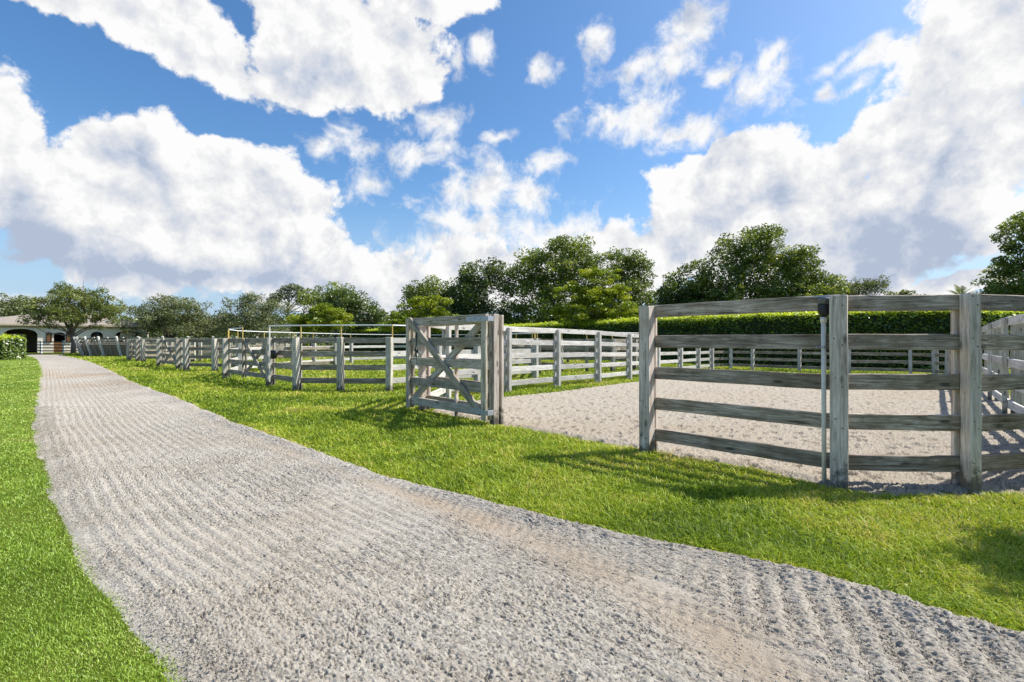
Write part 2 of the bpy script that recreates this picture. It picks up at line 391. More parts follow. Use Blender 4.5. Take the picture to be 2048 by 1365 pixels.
trk = np.exp(-(dT/.15)**2) * np.clip((9-YY)/4, 0, 1) * np.clip(.65+1.3*(fbm(XX*1.2, YY*1.2, 3, 77)-.4), 0, 1)
trk2 = np.exp(-((dT-.02)/.10)**2) * np.clip((7-YY)/3, 0, 1)
lump = clods(XX, YY)
dLs = (XX - itp(_L, YY))*.72; dRs = (itp(_R, YY) - XX)*.72
hl = np.sin((dLs + .05*fbm(XX*1.3, YY*1.3, 3, 21))/.088*2*math.pi)
hw_ = np.clip(dRs/.5-.5, 0, 1)*(1-trk)*np.clip(.35+1.6*(fbm(XX*.8, YY*.8, 3, 27)-.3), .25, 1)
smoothp = np.clip((fbm(XX*.9+3, YY*.9, 3, 91)-.56)*4, 0, .45)
Z = lump*(1-.72*trk)*(1-smoothp)
Z += -.022*trk
Z = Z*(1-.45*hw_*(hl > -.2)) + .0050*hl*hw_
Z += prints(XX, YY, .55, 301, .05, .012, .35)*(1-trk)*np.clip(dRs/.3, 0, 1)*np.clip(dLs/.3, 0, 1)
# tyre lugs pressed into the track
lug = np.sin((XX*.72-YY*.72)/.042*math.pi + 2.2*np.abs(dT)/.05)
Z += .0035*lug*trk2
# rake ridges by the right edge
rk = np.clip((2.75-YY)/.4, 0, 1) * np.clip((dT-.13)/.12, 0, 1) * np.clip(dR/.14, 0, 1)
Z += .0080*rk*np.sin((XX*.92-YY*.39)/.112*2*math.pi + 1.6*fbm(XX*4, YY*4, 2, 5))
# berm thrown up against the grass
berm = np.exp(-((dR-.12)/.09)**2)*np.clip((11-YY)/4, .25, 1)
Z += .022*berm + .25*berm*lump
# two flat boot prints
for (bx, by, ang, L, W) in ((G(1330,1172)[0], G(1330,1172)[1], -.62, .15, .045), (G(945,1190)[0], G(945,1190)[1], 1.15, .13, .045), (G(1490,1288)[0], G(1490,1288)[1], -.4, .14, .05)):
    u = (XX-bx)*math.cos(ang)+(YY-by)*math.sin(ang); v = -(XX-bx)*math.sin(ang)+(YY-by)*math.cos(ang)
    m_ = 1/(1+np.exp(np.minimum(60, ((u/L)**2+(v/W)**2-1)*4)))
    Z = Z*(1-m_) + (-.013)*m_
edge = np.minimum(dR, dL)
Z += .008
w_ = wob(XX, YY)
Z = np.where(edge < -.01, -.06, Z*np.clip(.25+dL/.25, .25, 1) - np.clip((.30-dL)/.30, 0, 1)*.024 - np.clip((.05-dR)/.05, 0, 1)*.03)
V = np.stack([XX.ravel(), YY.ravel(), Z.ravel()], 1)
ii = np.arange(NY-1)[:,None]*NT + np.arange(NT-1)[None,:]
Q = np.stack([ii, ii+1, ii+1+NT, ii+NT], -1).reshape(-1,4)
far_tan = np.clip((YY-11)/3, 0, 1)*np.clip((24-YY)/6, 0, 1)*np.clip((fbm(XX*.35,YY*.35,3,66)-.3)*2.4,0,1)
att = np.clip(np.maximum(trk*.95, far_tan) - .9*berm, 0, 1)
o = link('sand_path', np_mesh('sand_path', V, Q, rnd=att.ravel(), smooth=True), None, M['sand']); o['kind'] = 'structure'

# ---- arena sand
NY, NU = 430, 620
yy = np.geomspace(3.6, 19.6, NY); uu = np.linspace(-.22, 1.32, NU)
YY, UU = np.meshgrid(yy, uu, indexing='ij'); XX = UU*YY
sd = seg_dist(XX, YY, ARENA) - wob(XX, YY)*.6
Z = clods(XX, YY, 30)*1.3 + .022*(fbm(XX*2.2, YY*2.2, 3, 31)-.5) + .012 + prints(XX, YY, .24, 401, .055, .034, .8)
Z = np.where(sd > .02, -.06, Z - np.clip((sd+.10)/.1, 0, 1)*.035)
V = np.stack([XX.ravel(), YY.ravel(), Z.ravel()], 1)
ii = np.arange(NY-1)[:,None]*NU + np.arange(NU-1)[None,:]
Q = np.stack([ii, ii+1, ii+1+NU, ii+NU], -1).reshape(-1,4)
keep = (sd.ravel()[Q] < .35).any(1); Q = Q[keep]
used = np.unique(Q); remap = np.zeros(len(V), np.int32); remap[used] = np.arange(len(used))
att = np.clip((fbm(XX*.45, YY*.45, 3, 61)-.45)*2.2, 0, .8).ravel()[used]
o = link('sand_arena', np_mesh('sand_arena', V[used], remap[Q], rnd=att, smooth=True), None, M['arena']); o['kind'] = 'structure'

# ---- loose clods lying on the sand (one mass)
def clod_mesh(n, sampler, smin, smax, lodk):
    P = sampler(n); n = len(P)
    base = np.array([(1,0,0),(-1,0,0),(0,1,0),(0,-1,0),(0,0,1),(0,0,-1)], np.float32)
    T = np.array([(4,0,2),(4,2,1),(4,1,3),(4,3,0),(5,2,0),(5,1,2),(5,3,1),(5,0,3)], np.int32)
    s = smin*(smax/smin)**(rng.random(n)**2.2) * np.clip(P[:,1]*lodk, 1, 4)
    j = rng.uniform(.65, 1.35, (n,6,1)); a = rng.uniform(0, 6.28, n)
    B = base[None]*j
    ca, sa = np.cos(a)[:,None], np.sin(a)[:,None]
    X = B[:,:,0]*ca - B[:,:,1]*sa; Y = B[:,:,0]*sa + B[:,:,1]*ca; Zz = B[:,:,2]*.75
    V = np.stack([X,Y,Zz], -1)*s[:,None,None]; V += P[:,None,:]
    tri = (np.arange(n)[:,None,None]*6 + T[None]).reshape(-1,3)
    return np_mesh('clods', V.reshape(-1,3), None, tri, rnd=np.repeat(rng.uniform(0,.15,n), 6))
def path_sampler(n):
    y = np.exp(rng.uniform(math.log(1.2), math.log(9), n)); t = rng.uniform(0.01, .99, n)
    x = pathL(y) + (pathR(y)-pathL(y))*t
    dT = (x-itp(_T, y))*.72
    k = (fbm(x*3, y*3, 3, 14) > rng.uniform(.15,.68,n)) & ((np.abs(dT) > .17) | (rng.random(n) < .10))
    x, y = x[k], y[k]
    return np.stack([x, y, clods(x,y)*.8+.006], 1)
o = link('sand_clods', clod_mesh(190000, path_sampler, .0018, .0068, .27), None, M['sand'])
tag(o, 'loose grey clods of raked sand scattered over the path', 'sand clods', kind='stuff')

# ------------------------------------------------------------------ lawn blades
def leaf_quads(P, size, up=.25, asp=.5, rnd=None, nrm=None):
    n = len(P)
    N = rng.normal(size=(n,3)); N /= np.linalg.norm(N, axis=1, keepdims=True)+1e-9
    N[:,2] = np.abs(N[:,2])+up
    if nrm is not None: N = N*.75+nrm
    N /= np.linalg.norm(N, axis=1, keepdims=True)
    A = rng.normal(size=(n,3)); A -= N*(A*N).sum(1, keepdims=True); A /= np.linalg.norm(A, axis=1, keepdims=True)+1e-9
    B = np.cross(N, A)
    s = (size*rng.uniform(.6,1.35,n))[:,None]
    V = np.stack([P-A*s, P+B*s*asp+N*s*.12, P+A*s, P-B*s*asp+N*s*.12], 1).reshape(-1,3)
    Q = np.arange(n*4).reshape(-1,4)
    r = rng.uniform(0,1,n) if rnd is None else rnd
    return V, Q, np.repeat(r, 4)

def blades(n, ymin, ymax, umin, umax, h0, h1, w0, wk, mask, lean=(.35,1.1), hk=.0):
    y = np.exp(rng.uniform(math.log(ymin), math.log(ymax), n)); x = rng.uniform(umin, umax, n)*y
    m = mask(x, y); tuft = vnoise(x*4.1, y*4.1, 83); k = m > np.where(rng.random(n) < .42, -.24*np.maximum(0, tuft-.40)/.60, rng.uniform(-.02, .05, n))
    x, y, m = x[k], y[k], m[k]; n = len(x)
    cl = fbm(x*3.3, y*3.3, 3, 55)
    h = rng.uniform(h0, h1, n)*(.35+1.3*cl)*np.clip(.55+m*4, .55, 1)*(1+hk*y)
    w = np.maximum(w0, wk*y)*rng.uniform(.7, 1.3, n)
    a = rng.uniform(0, 6.28, n); ld = rng.uniform(0, 6.28, n); la = rng.uniform(*lean, n)
    sx, sy = np.cos(a)*w, np.sin(a)*w
    lx, ly = np.cos(ld)*h*la, np.sin(ld)*h*la
    z0 = np.full(n, ZG-.004)
    b0 = np.stack([x-sx, y-sy, z0], 1); b1 = np.stack([x+sx, y+sy, z0], 1)
    m0 = np.stack([x+lx*.35-sx*.8, y+ly*.35-sy*.8, z0+h*.62], 1); m1 = np.stack([x+lx*.35+sx*.8, y+ly*.35+sy*.8, z0+h*.62], 1)
    tp = np.stack([x+lx, y+ly, z0+h*(1.0-.15*la)], 1)
    V = np.stack([b0,b1,m1,m0,tp], 1).reshape(-1,3)
    i = np.arange(n)*5
    Q = np.stack([i,i+1,i+2,i+3], 1); T = np.stack([i+3,i+2,i+4], 1)
    r = np.clip(rng.normal(.46, .24, n) + (fbm(x*.8, y*.8, 4, 71)-.5)*1.2 + (fbm(x*4, y*4, 2, 72)-.5)*.5 + .5*np.clip((.13-m)/.13, 0, 1)*(fbm(x*1.7, y*1.7, 2, 74) > .52), 0, 1)
    return V, Q, T, np.repeat(r, 5)
right_mask = lambda x, y: np.where(x > (pathL(y)+pathR(y))/2, grass_mask(x, y), -1)
left_mask = lambda x, y: np.where(x < (pathL(y)+pathR(y))/2, grass_mask(x, y), -1)
M['blade'] = leaf_mat('turf_blades', [(0,(.085,.155,.014)),(.25,(.225,.325,.022)),(.6,(.39,.49,.040)),(.88,(.54,.56,.08)),(1,(.62,.50,.2))], .30, .02, .5, 1.3)
M['blade2'] = leaf_mat('mown_blades', [(0,(.20,.31,.035)),(.5,(.345,.50,.065)),(.85,(.45,.58,.11)),(1,(.58,.58,.2))], .3, .03, .45, 1.3)
V, Q, T, r = blades(700000, 1.3, 46, -1.12, 1.55, .024, .060, .0019, .00080, right_mask, (.35,1.7), .022)
V2, Q2, T2, r2 = blades(60000, 1.4, 9, -.8, 1.25, .028, .055, .0032, .0010, right_mask, (.8,2.0), .0)
Q = np.concatenate([Q, Q2+len(V)]); T = np.concatenate([T, T2+len(V)]); V = np.concatenate([V, V2]); r = np.concatenate([r, np.clip(r2-.05, 0, 1)])
kc = 26000; yc = np.exp(rng.uniform(math.log(1.5), math.log(8), kc)); xc = rng.uniform(-.6,1.25,kc)*yc
kk = (right_mask(xc,yc) > .02) & (fbm(xc*1.6,yc*1.6,3,88) > rng.uniform(.45,.7,kc)); xc, yc = xc[kk], yc[kk]
Vc, Qc, rc_ = leaf_quads(np.stack([xc,yc,ZG+rng.uniform(.02,.05,len(xc))],1), np.maximum(.0075, .0016*yc), up=1.2, asp=.75, rnd=rng.uniform(.0,.28,len(xc)))
Q = np.concatenate([Q, Qc+len(V)]); V = np.concatenate([V, Vc]); r = np.concatenate([r, rc_])
o = link('turf_grass', np_mesh('turf_grass', V, Q, T, r), None, M['blade'])
tag(o, 'coarse bright green turf between the sand path and the paddock fences', 'grass', kind='stuff')
V, Q, T, r = blades(470000, 1.35, 42, -1.60, -.4, .013, .024, .0013, .00075, left_mask, (.3,1.0), .02)
o = link('mown_lawn', np_mesh('mown_lawn', V, Q, T, r), None, M['blade2'])
tag(o, 'short mown lawn along the left edge of the sand path', 'grass', kind='stuff')

# ------------------------------------------------------------------ fences
RZ5 = [.19, .53, .87, 1.21, 1.547]
RZ4 = [.23, .56, .90, 1.235]
def unit(a): return a/np.linalg.norm(a)
def fence(name, label, cat, pts, rz, H, post=.10, backd=.045, backw=.10, side=1, scale=None, mats=('wood_post','wood_grey'), gaps=(), zj=.006, group=None, rail_h=.135, front=True, noback=(), postw=None, ends=(True,True), slant=None, nails=False):
    """pts: rail line; front posts stand on the 'side' of it (left of travel = +1)"""
    P = [np.array(p, float) for p in pts]
    sc = scale or [1]*len(P)
    root = empty(name, (P[0][0], P[0][1], 0), label, cat, group)
    n = len(P)
    for i in range(n):
        if i == 0: d = unit(P[1]-P[0])
        elif i == n-1: d = unit(P[-1]-P[-2])
        else: d = unit(unit(P[i]-P[i-1])+unit(P[i+1]-P[i]))
        if slant and i in slant: d = unit(np.array(slant[i], float))
        nm = np.array((-d[1], d[0]))*side
        w = postw[i] if postw else post
        h = H*sc[i] + random.uniform(-.006,.008)
        D = (d[0], d[1], 0)
        lean = Vector((random.uniform(-.006,.006), random.uniform(-.006,.006), 0))
        if not ((i == 0 and not ends[0]) or (i == n-1 and not ends[1])):
            c = P[i] + nm*(.021+w/2)
            plank('post', root, (c[0],c[1],-.05), Vector((c[0],c[1],h))+lean, w, w, M[mats[0]], D, nails=[(z*sc[i]+.05+dz+random.uniform(-.006,.006), dx*w+random.uniform(-.006,.006)) for z in rz for dx, dz in ((-.2,.035),(.2,-.03))] if nails else (), face=-side)
            if backd and i not in noback:
                c = P[i] - nm*(.021+backd/2)
                plank('back_post', root, (c[0],c[1],-.05), Vector((c[0],c[1],h-.01))+lean, backw, backd, M[mats[0]], D)
        if i < n-1 and i not in gaps:
            a, b = P[i], P[i+1]
            for z in rz:
                z0 = z*sc[i]+random.uniform(-zj,zj); z1 = z*sc[i+1]+random.uniform(-zj,zj)
                q0 = a + unit(b-a)*.001; q1 = b - unit(b-a)*.001
                plank('rail', root, (q0[0],q0[1],z0), (q1[0],q1[1],z1), rail_h*(sc[i]+sc[i+1])/2, .040, M[mats[1]], (0,0,1))
    return root

def tapes(root, pts, z0s, z1, skip_rod=(), tape_skip=()):
    for i, p in enumerate(pts):
        if i not in skip_rod:
            mb = MB(); mb.tube([(p[0]-root.location.x, p[1]-root.location.y, z0s), (p[0]-root.location.x, p[1]-root.location.y, z1+.02)], .016, 7)
            mb.build('tape_rod', M['rod'], root)
    for i in range(len(pts)-1):
        if i in tape_skip: continue
        a, b = pts[i], pts[i+1]
        plank('fence_tape', root, (a[0],a[1],z1), (b[0],b[1],z1), .030, .018, M['tape'], (0,0,1), jit=.0005, ch=.006)

# near arena fence
front = [(1.55,5.40),(2.81,4.14),(3.775,4.045),(4.75,4.25),(5.75,4.85),(6.42,5.70)]
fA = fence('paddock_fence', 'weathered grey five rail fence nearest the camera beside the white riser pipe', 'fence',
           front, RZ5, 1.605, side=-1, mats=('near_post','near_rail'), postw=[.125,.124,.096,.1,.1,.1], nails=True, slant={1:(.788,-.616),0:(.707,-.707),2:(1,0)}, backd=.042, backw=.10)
# right side of the arena, running back from the near fence
right = [(6.45,5.75),(8.1,7.88),(9.82,9.87),(11.5,11.8),(13.2,13.9),(14.75,16.2)]
fence('paddock_fence', 'pale five rail fence receding along the right edge of the sand arena', 'fence',
      right, RZ5, 1.60, post=.06, backd=.20, backw=.09, side=1, scale=[1,1,.99,.97,.92,.87], mats=('wood_post','wood_pale'))
# far side of the arena
far = [(8.62,20.95),(9.72,21.5),(10.34,20.75),(11.6,19.5),(12.8,18.35),(14.5,17.6),(14.9,17.0),(14.8,16.35)]
fence('paddock_fence', 'shaded grey fence along the far side of the sand arena before the hedge', 'fence',
      far, RZ5, 1.60, post=.10, side=-1, scale=[.84]*8, mats=('wood_pale','wood_grey'), ends=(False,True), backd=.045)
# left side of the arena
left = [(-1.54,8.67),(-1.42,10.35),(-.12,11.8),(1.22,13.2),(2.55,14.4),(3.78,15.7),(5.15,17.2),(6.45,18.6),(7.63,19.9),(8.6,20.9)]
fence('paddock_fence', 'sunlit white five rail fence along the left side of the sand arena', 'fence',
      left, RZ5, 1.58, post=.095, side=-1, scale=[1,.99,.98,.965,.945,.91,.88,.86,.85,.84], mats=('wood_pale','wood_pale'), ends=(False,True))
# short stretch carrying the open gate
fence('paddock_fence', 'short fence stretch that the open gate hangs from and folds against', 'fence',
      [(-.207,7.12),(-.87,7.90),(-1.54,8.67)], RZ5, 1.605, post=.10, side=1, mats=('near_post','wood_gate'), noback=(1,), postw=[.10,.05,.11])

def gate(label, hinge, free, rz, H, mat, nrm, group=None, strap=True, sc=1.0):
    """hinge, free: ground points of the leaf's centre plane; nrm points to its front"""
    h = np.array(hinge, float); f = np.array(free, float); d = unit(f-h); n = np.array(nrm, float)
    root = empty('wooden_gate', (h[0],h[1],0), label, 'gate', group)
    L = np.linalg.norm(f-h)
    D3 = (d[0],d[1],0)
    def pt(s, off, z): q = h+d*s+n*off; return (q[0],q[1],z)
    for z in rz: plank('rail', root, pt(.01,0,z), pt(L-.01,0,z), .135*sc, .038, M[mat], (0,0,1))
    lo, hi = rz[0]-.12*sc, H
    for s, w in ((.05,.105*sc), (L-.045,.09*sc)):
        plank('stile', root, pt(s,.045,lo), pt(s,.045,hi), w, .048, M[mat], D3)
        plank('back_stile', root, pt(s,-.043,lo), pt(s,-.043,hi), w, .045, M[mat], D3)
    z0, z1 = rz[0]+.0, rz[-1]+.02
    plank('brace', root, pt(.13,.045,z0-.02), pt(L-.07,.045,z1+.02), .115*sc, .046, M[mat], (d[0]*.6,d[1]*.6,1))
    plank('brace', root, pt(L-.12,-.043,z0+.05), pt(.13,-.043,z1-.03), .115*sc, .042, M[mat], (-d[0]*.6,-d[1]*.6,1))
    if strap:
        for z, l in ((rz[-1]-.005,.42), (rz[0]-.0,.34)):
            p = plank('hinge_strap', root, pt(l,.074,z), pt(-.06,.074,z), .07, .008, M['galv'], (0,0,1), jit=.0002, ch=.001)
            plank('hinge_strap', root, pt(-.064,.078,z), pt(-.064,-.03,z), .072, .010, M['galv'], (0,0,1), jit=.0002, ch=.001)
            mb = MB()
            for s in (.10,.22,.33):
                if s > l: continue
                q = h+d*s; mb.tube([(q[0]+n[0]*.076-h[0], q[1]+n[1]*.076-h[1], z), (q[0]+n[0]*.086-h[0], q[1]+n[1]*.086-h[1], z)], .012, 8)
            mb.build('bolt', M['galv'], root)
    return root
nG = np.array((-.71,-.70))
gA = gate('large grey gate with an X brace standing open on the turf, nearest the camera',
          (-.335,6.99), (-1.80,8.45), RZ5, 1.61, 'wood_gate', nG)
# latch and strap on the big gate
def add_latch():
    h = np.array((-.335,6.99)); d = unit(np.array((-1.80,8.45))-h); L = 2.07
    def loc(s, off, z):
        q = h+d*s+nG*off; return (q[0]-h[0], q[1]-h[1], z)
    mb = MB()
    mb.tube([loc(L-.02,-.09,1.02), loc(L-.22,-.09,1.02)], .018, 8); mb.tube([loc(L-.08,-.09,.94), loc(L-.08,-.09,1.12)], .022, 8)
    mb.build('latch', M['galv'], gA)
    mb = MB()
    pts = [loc(L-.34,.075,1.36), loc(L-.36,.085,1.20), loc(L-.33,.08,1.06), loc(L-.345,.075,.92), loc(L-.38,.075,.78)]
    mb.tube(pts, [.012,.010,.012,.006,.005], 6); mb.tube([loc(L-.30,.08,1.07), loc(L-.38,.08,1.04)], .02, 6)
    mb.build('tie_strap', M['black'], gA)
add_latch()

# riser pipe with a black cap at the near fence
def riser(px, d, ztop, label, bottom=-.02, s=1.0, strap=True):
    x = WX(px, d); r = empty('riser_pipe', (x,d,0), label, 'pipe')
    mb = MB(); mb.tube([(.006*s,0,bottom),(.004,0,.5),(0,0,ztop-.19)], [.0185*s]*3, 14); mb.build('pipe', M['pvc'], r, True)
    mb = MB(); mb.tube([(0,0,ztop-.225),(0,0,ztop-.178)], .0245*s, 14); mb.build('coupling', M['pvc'], r, True)
    mb = MB(); mb.tube([(0,0,ztop-.182),(0,0,ztop-.168),(.002,0,ztop-.158),(.004,0,ztop-.145),(.005,0,ztop-.11),(.004,0,ztop-.075),(.003,0,ztop-.06)],
                       [.022*s,.025*s,.036*s,.044*s,.047*s,.046*s,.043*s], 18); mb.build('cap_bowl', M['black'], r, True)
    mb = MB(); mb.tube([(.002,0,ztop-.064),(.002,0,ztop-.03),(.002,0,ztop-.026),(.002,0,ztop-.016),(.002,0,ztop-.012)], [.047*s,.048*s,.052*s,.052*s,.046*s], 18); mb.build('cap_lid', M['lidgrey'], r, True)
    mb = MB(); mb.box((-.055*s,-.02,ztop-.006),(.06*s,.05,ztop+.010)); mb.build('bracket', M['galv'], r)
    if strap:
        mb = MB(); mb.tube([(.001,0,1.155),(.001,0,1.18)], .024, 12); mb.box((-.05,.012,1.16),(.055,.03,1.175)); mb.build('pipe_strap', M['galv'], r)
    return r
riser(1647, 4.20, 1.605, 'white plastic riser pipe with a black cap beside the near corner post')

# ---- middle pens
PB = [(-3.02,11.98),(-4.25,12.08),(-5.38,12.22),(-6.62,13.36)]
fB = fence('pen_fence', 'grey four rail pen fence with white tape on yellow rods left of the open gate', 'fence',
           PB, RZ4, 1.31, post=.135, side=1, backd=.045, backw=.10)
tapes(fB, [(-2.98,12.05),(-4.28,12.12),(-5.36,12.28),(-6.33,12.62)], 1.28, 1.615, skip_rod=(3,))
mb = MB(); lx, ly = -6.33-fB.location.x, 12.62-fB.location.y
mb.tube([(lx,ly,.15),(lx,ly,1.62)], .018, 8); mb.build('tape_pole', M['pvc'], fB)
plank('fence_tape', fB, (-2.98,12.05,1.615), (-1.2,14.0,1.60), .030, .018, M['tape'], (0,0,1), jit=.0005, ch=.006)
gate('grey X braced gate with yellow rod in the middle pen fence', (-6.78,13.50), (-8.24,14.86), RZ4, 1.31, 'wood_grey', (-.68,-.73), strap=False)
fB2 = fence('pen_fence', 'striped shadow post and short rails left of the middle pen gate', 'fence',
            [(-8.30,14.92),(-9.36,15.95)], RZ4, 1.31, post=.14, side=1, ends=(False,True))
tapes(fB2, [(-8.2,14.72),(-9.36,15.98)], 1.28, 1.62)
BL = [(-9.36,15.95),(-10.15,17.9),(-10.2,19.9),(-9.9,22.0),(-9.66,23.5),(-8.94,26.8),(-7.1,28.7),(-4.9,29.0)]
fBL = fence('pen_fence', 'sunlit rails along the far left side of the middle pen', 'fence', BL, RZ4, 1.31, post=.12, side=-1, mats=('wood_pale','wood_pale'), ends=(False,True))
tapes(fBL, BL, 1.28, 1.60)
BR = [(-3.02,11.98),(-2.0,13.05),(-1.05,14.1),(-.15,15.1),(.75,16.05)]
fBR = fence('pen_fence', 'sunlit white rails along the right side of the middle pen', 'fence', BR, RZ4, 1.31, post=.11, side=-1, mats=('wood_pale','wood_pale'), ends=(False,True))
BB = [(.75,16.05),(.95,18.2),(1.0,20.6),(.2,23.5),(-1.8,26.6),(-4.9,29.0)]
fBB = fence('pen_fence', 'grey rails closing the back of the middle pen behind its right corner', 'fence', BB, RZ4, 1.31, post=.12, side=-1, mats=('wood_post','wood_grey'), ends=(False,False))
tapes(fBB, BB, 1.28, 1.58)
# pen behind the arena's left fence
PC = [(-.3,24.2),(.9,21.6),(2.03,19.75),(3.02,19.55),(4.05,19.55),(5.2,20.6),(6.6,22.1)]
fC = fence('pen_fence', 'shaded pen fence seen through the white arena fence', 'fence', PC, RZ4, 1.31, post=.12, side=-1, mats=('wood_post','wood_grey'))
tapes(fC, PC, 1.28, 1.56)
PC2 = [(-.3,24.2),(.6,27.0),(3.2,27.6),(5.8,27.2),(7.4,25.2),(6.6,22.1)]
fence('pen_fence', 'distant grey rails behind the shaded pen at the hedge', 'fence', PC2, RZ4, 1.31, post=.12, side=1, mats=('wood_post','wood_grey'), ends=(False,False))
# pens to the left
PD = [(-8.2,22.4),(-9.5,20.9),(-10.9,19.75),(-12.2,19.95),(-13.6,20.3),(-14.4,21.0)]
fence('pen_fence', 'grey four rail fence with leaning posts left of the middle pen', 'fence', PD, RZ4, 1.31, post=.15, side=1)
gate('small X braced gate in the left pen fence', (-14.55,21.15), (-16.7,23.2), RZ4, 1.30, 'wood_grey', (-.69,-.72), strap=False)
PD2 = [(-17.35,23.9),(-18.6,25.7),(-18.8,28.6),(-17.6,31.5),(-15.6,33.4)]
fence('pen_fence', 'wide striped post and rails left of the small gate', 'fence', [(-16.75,23.25)]+PD2, RZ4, 1.31, post=.16, side=1, ends=(False,True))
PE = [(-17.2,29.6),(-18.6,28.9),(-20.2,28.75),(-22.0,28.95),(-22.9,29.7)]
fence('pen_fence', 'farthest left pen fence in front of the leaning plank wall', 'fence', PE, RZ4, 1.31, post=.16, side=1)
gate('farthest small gate beside the leaning plank wall', (-23.0,29.8), (-24.35,30.85), RZ4, 1.30, 'wood_grey', (-.6,-.8), strap=False)
fence('pen_fence', 'last post and rail panel left of the farthest gate', 'fence', [(-24.4,30.9),(-25.0,32.6),(-25.2,35.2)], RZ4, 1.31, post=.16, side=1)
# black rubber cap hanging from the pen's white pole
def bucket():
    x, y = WX(547, 12.9), 12.9; z = WZ(718, 12.9)
    r = empty('rubber_pail', (x,y,z), 'black rubber pail hung on the middle pen gate post', 'pail')
    mb = MB(); mb.tube([(0,0,0),(0,0,.03),(.01,0,.12),(.02,0,.22)], [.05,.075,.10,.115], 14); mb.build('pail', M['black'], r, True)
    mb = MB(); mb.tube([(-.10,0,.20),(-.07,-.02,.33),(.02,0,.40),(.10,.02,.33),(.13,0,.21)], .008, 6); mb.build('bail', M['galv'], r)
bucket()

# ------------------------------------------------------------------ leaning plank round pen
def round_pen():
    C = np.array((-30.2,47.2)); R = 8.75; N = 34
    root = empty('round_pen', (C[0],C[1],0), 'round training pen with outward leaning grey plank walls', 'round pen')
    def P(a, z, extra=0):
        r = R + .42*z/1.5 + extra
        return Vector((r*math.cos(a), r*math.sin(a), z))
    boards = [(.03+.155*k, .03+.155*k+.147) for k in range(6)] + [(1.01,1.09),(1.15,1.23),(1.33,1.47)]
    for k in range(N):
        a0 = 2*math.pi*k/N; a1 = 2*math.pi*(k+1)/N
        mb = MB()
        for z0, z1 in boards:
            e = .0
            mb.add([P(a0,z0,e),P(a1,z0,e),P(a1,z1,e),P(a0,z1,e),P(a0,z0,e+.04),P(a1,z0,e+.04),P(a1,z1,e+.04),P(a0,z1,e+.04)],
                   [(0,1,2,3),(7,6,5,4),(0,4,5,1),(1,5,6,2),(2,6,7,3),(3,7,4,0)])
        mb.build('wall_panel', M['wood_post'], root)
        plank('post', root, Vector(root.location)+P(a0,-.05,.12), Vector(root.location)+P(a0,1.58,.12), .15, .13, M['wood_pale'], (-math.sin(a0),math.cos(a0),0))
        am = (a0+a1)/2
        plank('batten', root, Vector(root.location)+P(am,-.03,.06), Vector(root.location)+P(am,1.48,.06), .07, .05, M['wood_grey'], (-math.sin(am),math.cos(am),0))
round_pen()

